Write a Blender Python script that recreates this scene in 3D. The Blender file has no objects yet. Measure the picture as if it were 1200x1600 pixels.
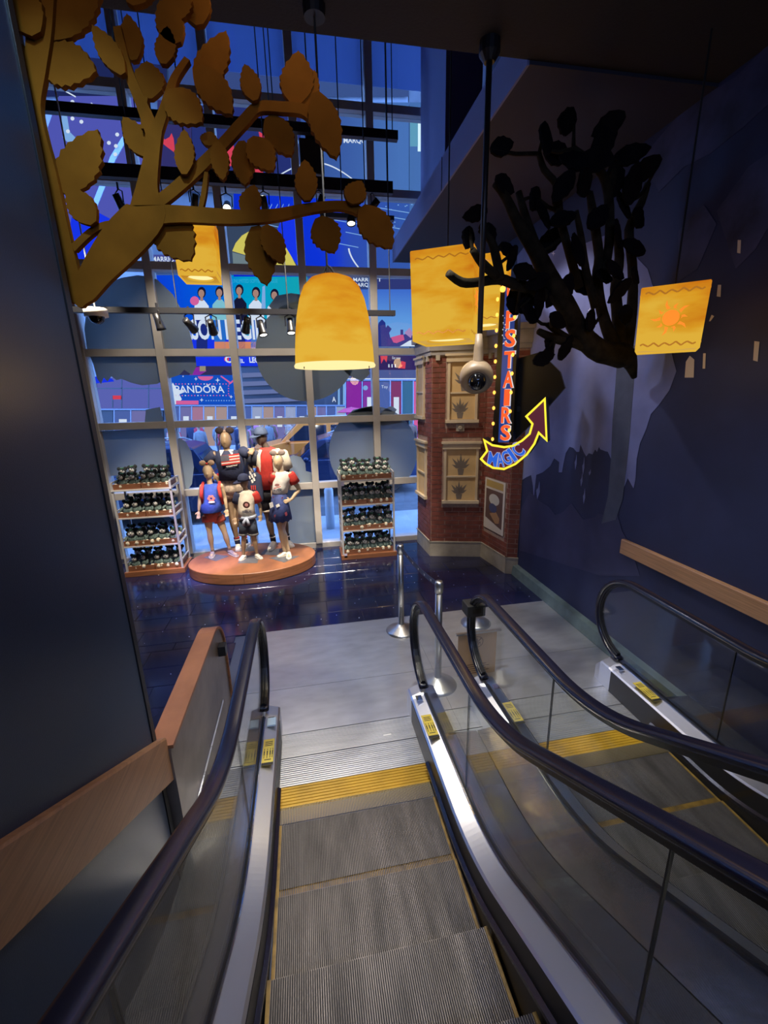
import bpy, math, random
from mathutils import Vector, Matrix
random.seed(7)
SC = bpy.context.scene
COL = SC.collection
PI = math.pi

# ------------------------------------------------------------------ camera, world, light, exposure
FPX, PITCH, YAW, ROLL, EYE = 669.75, 0.265776, 0.178876, 0.0220396, Vector((0, 0, 2.5))
_f = Vector((math.sin(YAW)*math.cos(PITCH), math.cos(YAW)*math.cos(PITCH), -math.sin(PITCH)))
_r = Vector((math.cos(YAW), -math.sin(YAW), 0))
_d = _f.cross(_r)
_c, _s = math.cos(ROLL), math.sin(ROLL)
CR, CD, CF = _c*_r + _s*_d, -_s*_r + _c*_d, _f
cam_data = bpy.data.cameras.new('camera')
cam_data.sensor_fit = 'HORIZONTAL'; cam_data.sensor_width = 36
cam_data.lens = 36*FPX/1200; cam_data.clip_start = 0.02; cam_data.clip_end = 300
cam = bpy.data.objects.new('camera', cam_data); COL.objects.link(cam)
cam.matrix_world = Matrix(((CR.x, -CD.x, -CF.x, EYE.x), (CR.y, -CD.y, -CF.y, EYE.y), (CR.z, -CD.z, -CF.z, EYE.z), (0, 0, 0, 1)))
SC.camera = cam

world = bpy.data.worlds.new('dusk_sky'); SC.world = world; world.use_nodes = True
_bg = world.node_tree.nodes['Background']
_bg.inputs[0].default_value = (0.22, 0.43, 1.0, 1); _bg.inputs[1].default_value = 7.0

SC.view_settings.view_transform = 'Standard'; SC.view_settings.look = 'None'
SC.view_settings.gamma = 1; SC.view_settings.use_curve_mapping = False
SC.view_settings.exposure = 0.0

def spot(name, loc, target, power, color, angle, blend=0.6, size=0.05):
    l = bpy.data.lights.new(name, 'SPOT'); l.energy = power; l.color = color
    l.spot_size = math.radians(angle); l.spot_blend = blend; l.shadow_soft_size = size
    o = bpy.data.objects.new(name, l); COL.objects.link(o); o.location = loc
    o.rotation_euler = (Vector(target)-Vector(loc)).to_track_quat('-Z', 'Y').to_euler(); return o
def area(name, loc, target, power, color, sx, sy):
    l = bpy.data.lights.new(name, 'AREA'); l.energy = power; l.color = color; l.shape = 'RECTANGLE'; l.size = sx; l.size_y = sy
    o = bpy.data.objects.new(name, l); COL.objects.link(o); o.location = loc
    o.rotation_euler = (Vector(target)-Vector(loc)).to_track_quat('-Z', 'Y').to_euler(); return o
def point(name, loc, power, color, size=0.08):
    l = bpy.data.lights.new(name, 'POINT'); l.energy = power; l.color = color; l.shadow_soft_size = size
    o = bpy.data.objects.new(name, l); COL.objects.link(o); o.location = loc; return o
WARM = (1.0, 0.82, 0.6)
# recessed ceiling downlights over the escalators and the landing
spot('overhead_spot', (0.2, 1.9, 4.40), (0.15, 1.5, 0.3), 42, WARM, 100)
spot('overhead_spot', (1.5, 1.9, 4.40), (1.2, 1.8, 0.3), 150, (1.0, 0.9, 0.7), 80)
spot('overhead_spot', (1.9, 0.9, 4.40), (1.8, 0.9, 0.6), 70, (0.8, 0.88, 1.0), 90)
spot('overhead_spot', (0.5, 2.7, 4.40), (0.3, 3.6, 0), 380, (0.95, 0.93, 0.9), 80)
spot('overhead_spot', (1.75, 4.75, 4.38), (2.85, 4.35, 2.3), 120, (0.78, 0.8, 1.0), 75)
spot('sheen_fill', (-0.45, 0.9, 4.38), (-0.8, 1.75, 3.1), 120, (0.4, 0.7, 1.0), 55)  # added blue spot standing in for the window's sheen on the wall
spot('overhead_spot', (-0.3, 0.2, 4.40), (-0.25, 2.0, 3.3), 13, (1.0, 0.62, 0.28), 80)  # added warm fill aimed at the leaf cutout
# added blue fill above and behind, brightening the steel; then a blue stage lamp
area('blue_fill', (0.3, -1.6, 4.38), (0.3, 0.6, 0.0), 85, (0.34, 0.5, 1.0), 2.4, 0.8)
spot('blue_lamp', (0.6, 0.2, 4.40), (1.0, 0.5, 0.9), 60, (0.12, 0.22, 1.0), 40)
# atrium track heads: warm white on the mannequins, racks, floor and window frame
LAMP = (1.0, 0.88, 0.72)
spot('track_lamp', (-1.25, 4.6, 4.8), (-0.95, 6.5, 0.9), 1150, LAMP, 36)
spot('track_lamp', (0.3, 4.9, 4.8), (-0.6, 6.5, 0.9), 1100, LAMP, 34)
spot('track_lamp', (0.9, 4.9, 4.8), (0.9, 6.5, 0.8), 800, LAMP, 34)
spot('track_lamp', (-2.2, 4.8, 4.6), (-2.2, 6.5, 0.8), 800, LAMP, 36)
spot('track_lamp', (0.6, 5.4, 4.8), (2.4, 6.0, 1.6), 270, LAMP, 40)
spot('track_lamp', (-0.3, 5.6, 4.9), (0.3, 3.6, 0), 500, LAMP, 50)
spot('track_lamp', (-1.4, 5.72, 4.55), (-1.2, 7.1, 2.4), 130, LAMP, 95)
spot('track_lamp', (0.7, 5.72, 4.55), (0.8, 7.1, 2.4), 130, LAMP, 95)
spot('violet_lamp', (-1.9, 5.4, 4.6), (-1.55, 6.4, 0.1), 1300, (0.30, 0.22, 1.0), 16)

# ------------------------------------------------------------------ rays of the photograph: pixel of the 1200x1600 frame -> world point
def ray(px, py):
    return CR*((px-600)/FPX) + CD*((py-800)/FPX) + CF
def PY(px, py, Y):
    d = ray(px, py); return EYE + d*(Y/d.y)
def PX(px, py, X):
    d = ray(px, py); return EYE + d*(X/d.x)
def PZ(px, py, Z):
    d = ray(px, py); return EYE + d*((Z-EYE.z)/d.z)
def PN(px, py, p, n):
    d = ray(px, py); return EYE + d*((Vector(p)-EYE).dot(n)/d.dot(n))

# ------------------------------------------------------------------ materials
MATS = {}
def M(name, col=(0.5, 0.5, 0.5), rough=0.5, metal=0.0, emit=None, es=1.0, noise=None, bump=None, spec=None, aniso=None):
    """Principled material; noise=(scale, amount[, stretch xyz]) varies the colour, bump=(scale, strength[, stretch])."""
    if name in MATS: return MATS[name]
    m = bpy.data.materials.new(name); m.use_nodes = True; nt = m.node_tree; b = nt.nodes['Principled BSDF']
    b.inputs['Base Color'].default_value = (*col, 1); b.inputs['Roughness'].default_value = rough; b.inputs['Metallic'].default_value = metal
    if spec is not None: b.inputs['Specular IOR Level'].default_value = spec
    if aniso: b.inputs['Anisotropic'].default_value = aniso
    tc = None
    def coords(st):
        nonlocal tc
        if tc is None: tc = nt.nodes.new('ShaderNodeNewGeometry')
        mp = nt.nodes.new('ShaderNodeMapping'); nt.links.new(tc.outputs['Position'], mp.inputs[0]); mp.inputs['Scale'].default_value = st; return mp.outputs[0]
    if emit is not None:
        b.inputs['Emission Color'].default_value = (*emit, 1); b.inputs['Emission Strength'].default_value = es
    if noise:
        st = noise[2] if len(noise) > 2 else (1, 1, 1)
        n = nt.nodes.new('ShaderNodeTexNoise'); n.inputs['Scale'].default_value = noise[0]; n.inputs['Detail'].default_value = 5
        nt.links.new(coords(st), n.inputs['Vector'])
        r = nt.nodes.new('ShaderNodeValToRGB'); a = noise[1]
        r.color_ramp.elements[0].position = 0.3; r.color_ramp.elements[1].position = 0.7
        r.color_ramp.elements[0].color = (*[c*(1-a) for c in col], 1); r.color_ramp.elements[1].color = (*[min(1, c*(1+a)) for c in col], 1)
        nt.links.new(n.outputs['Fac'], r.inputs[0]); nt.links.new(r.outputs[0], b.inputs['Base Color'])
    if bump:
        st = bump[2] if len(bump) > 2 else (1, 1, 1)
        n = nt.nodes.new('ShaderNodeTexNoise'); n.inputs['Scale'].default_value = bump[0]; n.inputs['Detail'].default_value = 3
        nt.links.new(coords(st), n.inputs['Vector'])
        bp = nt.nodes.new('ShaderNodeBump'); bp.inputs['Strength'].default_value = bump[1]; bp.inputs['Distance'].default_value = 0.01
        nt.links.new(n.outputs['Fac'], bp.inputs['Height']); nt.links.new(bp.outputs[0], b.inputs['Normal'])
    MATS[name] = m; return m
def E(name, col, es=1.0):
    """something that gives off light: a screen pixel field, a lamp face"""
    if name in MATS: return MATS[name]
    m = bpy.data.materials.new(name); m.use_nodes = True; nt = m.node_tree; nt.nodes.clear()
    o = nt.nodes.new('ShaderNodeOutputMaterial'); e = nt.nodes.new('ShaderNodeEmission')
    e.inputs[0].default_value = (*col, 1); e.inputs[1].default_value = es; nt.links.new(e.outputs[0], o.inputs[0])
    MATS[name] = m; return m
def Egrad(name, stops, axis, a, b, es=1.0, noise=None):
    """emitting screen picture with a colour run along a world axis from a to b"""
    if name in MATS: return MATS[name]
    m = bpy.data.materials.new(name); m.use_nodes = True; nt = m.node_tree; nt.nodes.clear(); N = nt.nodes.new
    o = N('ShaderNodeOutputMaterial'); e = N('ShaderNodeEmission'); e.inputs[1].default_value = es
    g = N('ShaderNodeNewGeometry'); sx = N('ShaderNodeSeparateXYZ'); mr = N('ShaderNodeMapRange'); cr = N('ShaderNodeValToRGB')
    mr.inputs[1].default_value = a; mr.inputs[2].default_value = b
    nt.links.new(g.outputs['Position'], sx.inputs[0]); 
    src = sx.outputs[axis]
    if noise:
        n = N('ShaderNodeTexNoise'); n.inputs['Scale'].default_value = noise[0]; nt.links.new(g.outputs['Position'], n.inputs['Vector'])
        ma = N('ShaderNodeMath'); ma.operation = 'MULTIPLY_ADD'; ma.inputs[1].default_value = noise[1]*2; 
        nt.links.new(n.outputs['Fac'], ma.inputs[0]); nt.links.new(src, ma.inputs[2]); src = ma.outputs[0]
    nt.links.new(src, mr.inputs[0]); nt.links.new(mr.outputs[0], cr.inputs[0])
    el = cr.color_ramp.elements
    while len(el) < len(stops): el.new(0.5)
    for k, (p, c) in enumerate(stops): el[k].position = p; el[k].color = (*c, 1)
    nt.links.new(cr.outputs[0], e.inputs[0]); nt.links.new(e.outputs[0], o.inputs[0]); MATS[name] = m; return m
def GLASS(name, tint=(1, 1, 1), refl=0.0, rough=0.02, ior=1.45):
    if name in MATS: return MATS[name]
    m = bpy.data.materials.new(name); m.use_nodes = True; nt = m.node_tree; nt.nodes.clear(); N = nt.nodes.new
    o = N('ShaderNodeOutputMaterial'); t = N('ShaderNodeBsdfTransparent'); g = N('ShaderNodeBsdfGlossy'); mx = N('ShaderNodeMixShader'); lw = N('ShaderNodeLayerWeight'); lw.inputs[0].default_value = 0.5
    t.inputs[0].default_value = (*tint, 1); g.inputs['Roughness'].default_value = rough
    pw = N('ShaderNodeMath'); pw.operation = 'POWER'; pw.inputs[1].default_value = 5; nt.links.new(lw.outputs['Facing'], pw.inputs[0])   # Schlick
    ad = N('ShaderNodeMath'); ad.operation = 'MULTIPLY_ADD'; ad.inputs[1].default_value = 0.5; ad.inputs[2].default_value = ((ior-1)/(ior+1))**2+refl; nt.links.new(pw.outputs[0], ad.inputs[0])
    nt.links.new(ad.outputs[0], mx.inputs[0]); nt.links.new(t.outputs[0], mx.inputs[1]); nt.links.new(g.outputs[0], mx.inputs[2]); nt.links.new(mx.outputs[0], o.inputs[0])
    MATS[name] = m; return m
def VINYL(name, col, op):
    """translucent film on glass"""
    if name in MATS: return MATS[name]
    m = bpy.data.materials.new(name); m.use_nodes = True; nt = m.node_tree; N = nt.nodes.new
    nt.nodes.clear(); o = N('ShaderNodeOutputMaterial'); d = N('ShaderNodeBsdfDiffuse'); t = N('ShaderNodeBsdfTranslucent'); tr_ = N('ShaderNodeBsdfTransparent')
    for q in (d, t): q.inputs[0].default_value = (*col, 1)
    m1_ = N('ShaderNodeMixShader'); m1_.inputs[0].default_value = 0.55; m2_ = N('ShaderNodeMixShader'); m2_.inputs[0].default_value = op
    nt.links.new(d.outputs[0], m1_.inputs[1]); nt.links.new(t.outputs[0], m1_.inputs[2]); nt.links.new(tr_.outputs[0], m2_.inputs[1]); nt.links.new(m1_.outputs[0], m2_.inputs[2]); nt.links.new(m2_.outputs[0], o.inputs[0])
    MATS[name] = m; return m

# ------------------------------------------------------------------ mesh building
ORG = {}            # world position of each object's origin
class MB:
    def __init__(s): s.v = []; s.f = []
    def add(s, vs, fs):
        n = len(s.v); s.v += [Vector(p) for p in vs]; s.f += [tuple(i+n for i in f) for f in fs]; return s
    def hexa(s, a):  # 8 corners: bottom 4 ccw, top 4 ccw
        return s.add(a, [(3, 2, 1, 0), (4, 5, 6, 7), (0, 1, 5, 4), (1, 2, 6, 5), (2, 3, 7, 6), (3, 0, 4, 7)])
    def box(s, x0, y0, z0, x1, y1, z1):
        return s.hexa([(x0, y0, z0), (x1, y0, z0), (x1, y1, z0), (x0, y1, z0), (x0, y0, z1), (x1, y0, z1), (x1, y1, z1), (x0, y1, z1)])
    def obox(s, c, u, v, w):  # centre, three half axes
        c, u, v, w = map(Vector, (c, u, v, w))
        return s.hexa([c-u-v-w, c+u-v-w, c+u+v-w, c-u+v-w, c-u-v+w, c+u-v+w, c+u+v+w, c-u+v+w])
    def slab(s, pts, d):   # polygon of 3D points extruded along vector d
        d = Vector(d); p = [Vector(q) for q in pts]; n = len(p)
        nrm = Vector((0, 0, 0))
        for i in range(n): nrm += p[i].cross(p[(i+1) % n])
        if nrm.dot(d) > 0: p.reverse()
        return s.add(p + [q+d for q in p], [tuple(range(n)), tuple(range(2*n-1, n-1, -1))] + [(i, i+n, (i+1) % n+n, (i+1) % n) for i in range(n)])
    def tube(s, pts, r, n=8, cap=True, flat=None):
        pts = [Vector(p) for p in pts]; k = len(pts)
        rr = r if isinstance(r, (list, tuple)) else [r]*k
        t0 = (pts[1]-pts[0]).normalized()
        up = Vector((0, 0, 1)) if abs(t0.z) < 0.9 else Vector((0, 1, 0))
        a = t0.cross(up).normalized(); base = len(s.v); vs = []
        for i, p in enumerate(pts):
            t = (pts[min(i+1, k-1)]-pts[max(i-1, 0)])
            t = t.normalized() if t.length > 1e-9 else t0
            a = (a - t*a.dot(t)); a = a.normalized() if a.length > 1e-6 else t.orthogonal().normalized()
            b = t.cross(a)
            for j in range(n):
                q = 2*PI*j/n; vs.append(p + (a*math.cos(q)+b*math.sin(q))*rr[i])
        fs = [(i*n+j, i*n+(j+1) % n, (i+1)*n+(j+1) % n, (i+1)*n+j) for i in range(k-1) for j in range(n)]
        if cap: fs += [tuple(range(n-1, -1, -1)), tuple((k-1)*n+j for j in range(n))]
        return s.add(vs, fs)
    def loft(s, rings, cap=True):  # rings of equal point count
        n = len(rings[0]); k = len(rings); vs = [p for r in rings for p in r]
        fs = [(i*n+j, i*n+(j+1) % n, (i+1)*n+(j+1) % n, (i+1)*n+j) for i in range(k-1) for j in range(n)]
        if cap: fs += [tuple(range(n-1, -1, -1)), tuple((k-1)*n+j for j in range(n))]
        return s.add(vs, fs)
    def lathe(s, prof, c, n=20, axis=None):
        c = Vector(c); q = axis.to_track_quat('Z', 'Y') if axis is not None else None
        rings = []
        for r, z in prof:
            ring = [Vector((r*math.cos(2*PI*j/n), r*math.sin(2*PI*j/n), z)) for j in range(n)]
            rings.append([c + (q @ p if q else p) for p in ring])
        return s.loft(rings)
    def ell(s, c, r, rot=None, nu=12, nv=8):
        c = Vector(c); vs = [Vector((0, 0, -1))]
        for i in range(1, nv):
            a = -PI/2 + PI*i/nv
            vs += [Vector((math.cos(a)*math.cos(2*PI*j/nu), math.cos(a)*math.sin(2*PI*j/nu), math.sin(a))) for j in range(nu)]
        vs.append(Vector((0, 0, 1)))
        vs = [Vector((p.x*r[0], p.y*r[1], p.z*r[2])) for p in vs]
        vs = [c + (rot @ p if rot else p) for p in vs]
        fs = [(0, 1+(j+1) % nu, 1+j) for j in range(nu)]
        for i in range(nv-2):
            fs += [(1+i*nu+j, 1+i*nu+(j+1) % nu, 1+(i+1)*nu+(j+1) % nu, 1+(i+1)*nu+j) for j in range(nu)]
        l = len(vs)-1; fs += [(l, l-nu+j, l-nu+(j+1) % nu) for j in range(nu)]
        return s.add(vs, fs)
    def build(s, name, m, parent=None, smooth=False, bevel=0.0, origin=None):
        xs = [p.x for p in s.v]; ys = [p.y for p in s.v]; zs = [p.z for p in s.v]
        o = Vector(origin) if origin is not None else Vector(((min(xs)+max(xs))/2, (min(ys)+max(ys))/2, min(zs)))
        me = bpy.data.meshes.new(name); me.from_pydata([p-o for p in s.v], [], s.f); me.update()
        if smooth: me.polygons.foreach_set('use_smooth', [True]*len(me.polygons))
        me.materials.append(m); ob = bpy.data.objects.new(name, me); COL.objects.link(ob)
        place(ob, o, parent)
        if bevel:
            b = ob.modifiers.new('bevel', 'BEVEL'); b.width = bevel; b.segments = 2; b.limit_method = 'ANGLE'
        return ob
def place(ob, o, parent=None):
    ORG[ob.name] = Vector(o)
    if parent: ob.parent = parent; ob.location = Vector(o)-ORG[parent.name]
    else: ob.location = o
def tag(o, label=None, cat=None, group=None, kind=None):
    if label: o['label'] = label
    if cat: o['category'] = cat
    if group: o['group'] = group
    if kind: o['kind'] = kind
    return o
def thing(name, label, cat, loc, group=None):
    o = bpy.data.objects.new(name, None); o.empty_display_size = 0.1; COL.objects.link(o); place(o, Vector(loc))
    return tag(o, label, cat, group)
def struct(o, label=None): o['kind'] = 'structure'; return tag(o, label) if label else o
def copy_tree(o, parent=None):
    c = o.copy(); COL.objects.link(c)
    if parent: c.parent = parent
    for ch in [x for x in KIDS.get(o.name, [])]: 
        d = copy_tree(ch, c)
    return c
KIDS = {}
def index_kids(root):
    for ch in root.children: KIDS.setdefault(root.name, []).append(ch); index_kids(ch)
def text(body, name, m, parent, o, u, v, w, h, depth=0.004, bold=0.0, tag_label=None):
    """flat lettering: fills w x h from corner o along unit vectors u (reading) and v (up)"""
    cu = bpy.data.curves.new('lettering', 'FONT'); cu.body = body; cu.offset = bold; cu.resolution_u = 3
    t = bpy.data.objects.new('lettering', cu); COL.objects.link(t)
    me = bpy.data.meshes.new_from_object(t.evaluated_get(bpy.context.evaluated_depsgraph_get()))
    bpy.data.objects.remove(t); bpy.data.curves.remove(cu)
    xs = [p.co.x for p in me.vertices]; ys = [p.co.y for p in me.vertices]
    x0, x1, y0, y1 = min(xs), max(xs), min(ys), max(ys); o, u, v = Vector(o), Vector(u).normalized(), Vector(v).normalized()
    n = u.cross(v)
    b = MB(); b.v = [o + u*((p.co.x-x0)/(x1-x0)*w) + v*((p.co.y-y0)/(y1-y0)*h) + n*depth for p in me.vertices]
    b.f = [tuple(f.vertices) for f in me.polygons]; bpy.data.meshes.remove(me)
    return b.build(name, m, parent)

# ------------------------------------------------------------------ common materials
NAVY = M('navy_wall_paint', (0.016, 0.021, 0.066), 0.62, noise=(3, 0.15), bump=(180, 0.03))
DARKWALL = M('dark_blue_wall_paint', (0.014, 0.025, 0.055), 0.34, bump=(220, 0.06), spec=0.4)
CEIL = M('dark_ceiling_paint', (0.02, 0.016, 0.016), 0.8, bump=(60, 0.2))
BULK_LIT = M('bulkhead_lit_tone', (0.17, 0.18, 0.36), 0.6, bump=(160, 0.1))  # lighter tone with the window's light put into the colour
BLACK = M('black_enamel', (0.008, 0.008, 0.01), 0.4)
RUBBER = M('black_handrail_rubber', (0.007, 0.007, 0.018), 0.24, spec=0.6)
STEEL = M('brushed_stainless_steel', (0.62, 0.63, 0.66), 0.36, 1.0, bump=(40, 0.03, (1, 1, 1)))
DECK = M('outer_deck_steel', (0.46, 0.47, 0.47), 0.20, 0.95, bump=(4, 0.7))
STEELR = M('satin_steel', (0.5, 0.5, 0.5), 0.34, 1.0, noise=(6, 0.15), bump=(90, 0.05))
CHROME = M('polished_trim', (0.75, 0.75, 0.78), 0.1, 1.0)
PLATE = M('landing_plate_steel', (0.62, 0.62, 0.62), 0.34, 0.8, noise=(7, 0.10, (0.6, 1.6, 1)), bump=(120, 0.07, (0.3, 3, 1)))
RIB = M('ribbed_plate_steel', (0.66, 0.66, 0.66), 0.36, 0.8, noise=(9, 0.10, (0.35, 3, 1)))
YELLOW = M('yellow_comb_plate', (0.50, 0.29, 0.02), 0.4, 0.2, noise=(5, 0.2))
CLEAT = M('worn_step_aluminium', (0.17, 0.15, 0.14), 0.5, 0.6, noise=(4, 0.45, (3, 0.6, 1)), bump=(70, 0.2))
CLEAT_SHADE = M('step_groove_shade', (0.03, 0.028, 0.028), 0.7, 0.2)  # dark tone that paints shade into the tread grooves
EDGEY = M('step_edge_yellow', (0.24, 0.14, 0.025), 0.55, noise=(14, 0.5))
WOOD = M('red_brown_wood', (0.27, 0.105, 0.045), 0.42, noise=(5, 0.28, (1, 0.6, 12)), bump=(30, 0.08, (1, 1, 14)))
WOODL = M('light_brown_wood', (0.24, 0.115, 0.055), 0.45, noise=(6, 0.22, (1, 0.5, 14)), bump=(30, 0.08, (1, 1, 14)))
CLAD = M('bronze_cladding', (0.21, 0.165, 0.14), 0.38, 0.5, noise=(8, 0.15))
FRAME = M('window_frame_paint', (0.40, 0.37, 0.34), 0.5, noise=(3, 0.1))
WHITE = M('white_enamel', (0.75, 0.75, 0.77), 0.4)
EGLASS = GLASS('balustrade_glass', (0.93, 0.95, 0.94), 0.0, 0.015, 1.45)
WGLASS = GLASS('window_glass', (0.88, 0.92, 0.96), 0.0, 0.01)

# ------------------------------------------------------------------ the room shell
WY = 7.1                      # plane of the curtain wall
WX = 2.85                     # right wall
LX = -0.80                    # face of the near left wall
def shell(name, x0, y0, z0, x1, y1, z1, m): return struct(MB().box(x0, y0, z0, x1, y1, z1).build(name, m))
shell('wall_left', -1.0, -4.0, -0.3, LX, 1.84, 4.439, DARKWALL)
struct(MB().box(LX-0.21, 1.845, 0, LX+0.004, 1.88, 4.439).build('trim_1', BLACK))
shell('wall_lobby', -5.2, 1.7, -0.3, -5.0, 7.4, 8.4, DARKWALL)
shell('wall_lobby_side', -5.0, 1.66, -0.3, -1.001, 1.84, 8.4, DARKWALL)
wall_r = shell('wall_right', WX, -4.0, -0.3, WX+0.2, 7.4, 8.4, NAVY)
shell('wall_back', -1.0, -4.2, -0.3, WX, -4.0, 4.439, DARKWALL)
ceil = shell('ceiling', LX-0.2, -4.2, 4.44, WX, 3.0, 4.74, CEIL)
shell('ceiling_atrium', -5.2, 1.7, 8.3, WX, 7.4, 8.5, CEIL)
shell('wall_upper', -5.0, 2.8, 4.74, WX, 3.0, 8.3, DARKWALL)
struct(MB().box(1.5, 3.001, 4.42, WX, 7.03, 4.69).build('bulkhead', M('soffit_shade_tone', (0.02, 0.02, 0.035), 0.7)))  # shade of the unlit underside put into a darker colour
struct(MB().box(1.485, 3.001, 4.415, 1.5, 7.03, 4.69).build('bulkhead_lit_side', BULK_LIT))  # side face made lighter, window light painted into it
struct(MB().box(1.90, 5.86, 4.70, 2.35, 6.96, 8.3).build('column', BULK_LIT))
struct(MB().box(1.480, 4.66, 4.412, 1.486, 4.672, 4.69).build('trim_2', BLACK))
bm_ = MB().slab([(WX, 1.9, 0), (WX-0.075, 1.9, 0), (WX-0.06, 1.9, 0.13), (WX, 1.9, 0.15)], (0, 3.35, 0))
struct(bm_.build('baseboard_right', M('base_green_grey', (0.10, 0.14, 0.14), 0.5, noise=(9, 0.2))))

# mural painted on the right wall: pale night sky, castle skyline, trunk of the tree
def mural(name, pts, m, off=0.002):
    b = MB().slab([PX(x, y, WX-off) for x, y in pts], (-0.0015, 0, 0)); return b.build(name, m, wall_r)
SKY = M('mural_pale_sky', (0.17, 0.19, 0.36), 0.6, noise=(2.2, 0.25), bump=(180, 0.03))
mural('mural_sky', [(808, 400), (830, 372), (858, 385), (880, 368), (915, 380), (950, 366), (985, 392), (1012, 420), (1030, 480), (1057, 580), (1046, 610), (1030, 632), (1017, 647), (1010, 670), (1000, 693), (995, 717), (993, 750), (990, 763),
      (981, 747), (976, 760), (966, 745), (954, 715), (950, 706), (946, 705), (938, 702), (936, 698), (933, 706), (930, 702), (926, 710), (920, 708), (916, 713), (912, 706), (907, 694), (905, 706), (901, 706), (896, 700), (890, 698), (884, 708), (881, 722), (878, 738), (873, 738), (874, 722), (866, 716), (860, 728), (848, 738), (838, 742), (836, 760), (834, 776), (833, 760), (830, 742), (822, 746), (813, 752), (811, 640), (812, 500)], SKY)
for i, (x, y, h, w) in enumerate([(898, 722, 12, 3), (910, 728, 14, 3), (907, 750, 10, 3), (911, 775, 12, 3), (920, 738, 5, 3), (838, 766, 14, 5)]):
    mural('mural_sky_gap', [(x, y), (x+w*0.6, y-h*0.3), (x+w, y-h), (x+w*1.1, y+h*0.2), (x+w*0.3, y+h)], SKY)
mural('mural_trunk', [(966, 540), (992, 540), (991, 590), (987, 640), (984, 680), (979, 730), (973, 780), (962, 812), (940, 818), (950, 775), (955, 715), (957, 660), (961, 610)], M('mural_trunk_grey', (0.065, 0.075, 0.105), 0.6, noise=(6, 0.2)), 0.004)
HILL = M('mural_hill', (0.032, 0.034, 0.085), 0.55, noise=(4, 0.2))
mural('mural_forest', [(812, 800), (828, 768), (842, 782), (858, 792), (868, 805), (880, 800), (893, 786), (900, 796), (912, 812), (930, 808), (934, 802), (946, 806), (957, 797), (966, 808), (972, 830), (985, 850), (1000, 900), (940, 900), (812, 860)], HILL, 0.003)
PANEC = M('mural_window_cream', (0.62, 0.52, 0.36), 0.6)
for q in ([(1070, 590), (1072, 565), (1078, 556), (1085, 562), (1084, 590)], [(1098, 576), (1099, 552), (1103, 552), (1102, 576)], [(1120, 463), (1122, 445), (1127, 445), (1126, 464)], [(1177, 563), (1179, 533), (1187, 534), (1184, 565)], [(1152, 395), (1153, 375), (1158, 375), (1157, 396)], [(1108, 502), (1112, 492), (1116, 494), (1110, 502)]):
    mural('mural_castle_window', q, PANEC, 0.003)
for x, y in [(876, 357), (925, 471), (921, 485), (864, 396), (880, 455)]:
    mural('mural_star', [(x-2.5, y), (x, y-1), (x+1, y-4), (x+1.6, y-0.6), (x+4, y+0.5), (x+1.4, y+1), (x+0.6, y+4), (x, y+1)], M('mural_star_white', (0.8, 0.8, 0.85), 0.6), 0.004)
MIST = M('mural_mist', (0.034, 0.036, 0.085), 0.6, noise=(5, 0.5))
for q in ([(1000, 250), (1060, 180), (1100, 150), (1150, 120), (1210, 60), (1215, 150), (1160, 200), (1110, 240), (1070, 260), (1030, 300)], [(1120, 330), (1170, 260), (1215, 230), (1215, 330), (1180, 390), (1150, 420)], [(1060, 360), (1100, 320), (1120, 350), (1090, 420), (1060, 440)]):
    mural('mural_mist', q, MIST)

# boards on the walls that follow the escalator slope
def S(y):
    u = 1.8715 - y
    if u <= 0: return 0.0
    if u < 0.6: return 1.2-math.sqrt(1.44-u*u)
    return 1.2*(1-math.cos(PI/6)) + (u-0.6)*math.tan(PI/6)
YS = [-1.7, -1.2, -0.7, -0.2, 0.3, 0.8, 1.1, 1.27] + [1.27+0.6*i/18 for i in range(1, 19)] + [2.0, 2.2]
def swept(prof, ys, m, name, parent, smooth=False, end=None):
    """profile of (x, dz) carried along the escalator's rise"""
    rings = []
    for i, y in enumerate(ys):
        rings.append([Vector((x, y + (end(dz) if end and i == len(ys)-1 else 0), S(y)+dz)) for x, dz in prof])
    return MB().loft(rings).build(name, m, parent, smooth)
b = MB().loft([[Vector((x, y, z+0.60*(1.91-y))) for x, z in [(LX+0.002, 0.648), (LX+0.035, 0.648), (LX+0.035, 0.895), (LX+0.03, 0.905), (LX+0.002, 0.905)]] for y in (-1.7, 1.91)]).build('wall_board', WOODL)
tag(b, 'long brown wooden guard board sloping along the dark left wall', 'guard board')
b = swept([(WX-0.002, 1.04), (WX-0.035, 1.04), (WX-0.035, 1.165), (WX-0.03, 1.175), (WX-0.002, 1.175)], YS+[3.29], M('tan_wood', (0.42, 0.22, 0.10), 0.45, noise=(6, 0.2, (1, 0.5, 14))), 'wall_board', None)
tag(b, 'tan wooden guard board fixed on the navy mural wall at right', 'guard board')

# ------------------------------------------------------------------ floor of tiles
TILE = M('navy_floor_tile', (0.012, 0.014, 0.045), 0.13, noise=(2.2, 0.4), spec=0.6)
nt = TILE.node_tree; bs = nt.nodes['Principled BSDF']
gm = nt.nodes.new('ShaderNodeNewGeometry'); vo = nt.nodes.new('ShaderNodeTexVoronoi'); vo.inputs['Scale'].default_value = 16
nt.links.new(gm.outputs['Position'], vo.inputs['Vector'])
lt = nt.nodes.new('ShaderNodeMath'); lt.operation = 'LESS_THAN'; lt.inputs[1].default_value = 0.085; nt.links.new(vo.outputs['Distance'], lt.inputs[0])
sp = nt.nodes.new('ShaderNodeSeparateColor'); nt.links.new(vo.outputs['Color'], sp.inputs[0])
gt = nt.nodes.new('ShaderNodeMath'); gt.operation = 'GREATER_THAN'; gt.inputs[1].default_value = 0.72; nt.links.new(sp.outputs[0], gt.inputs[0])
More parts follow.
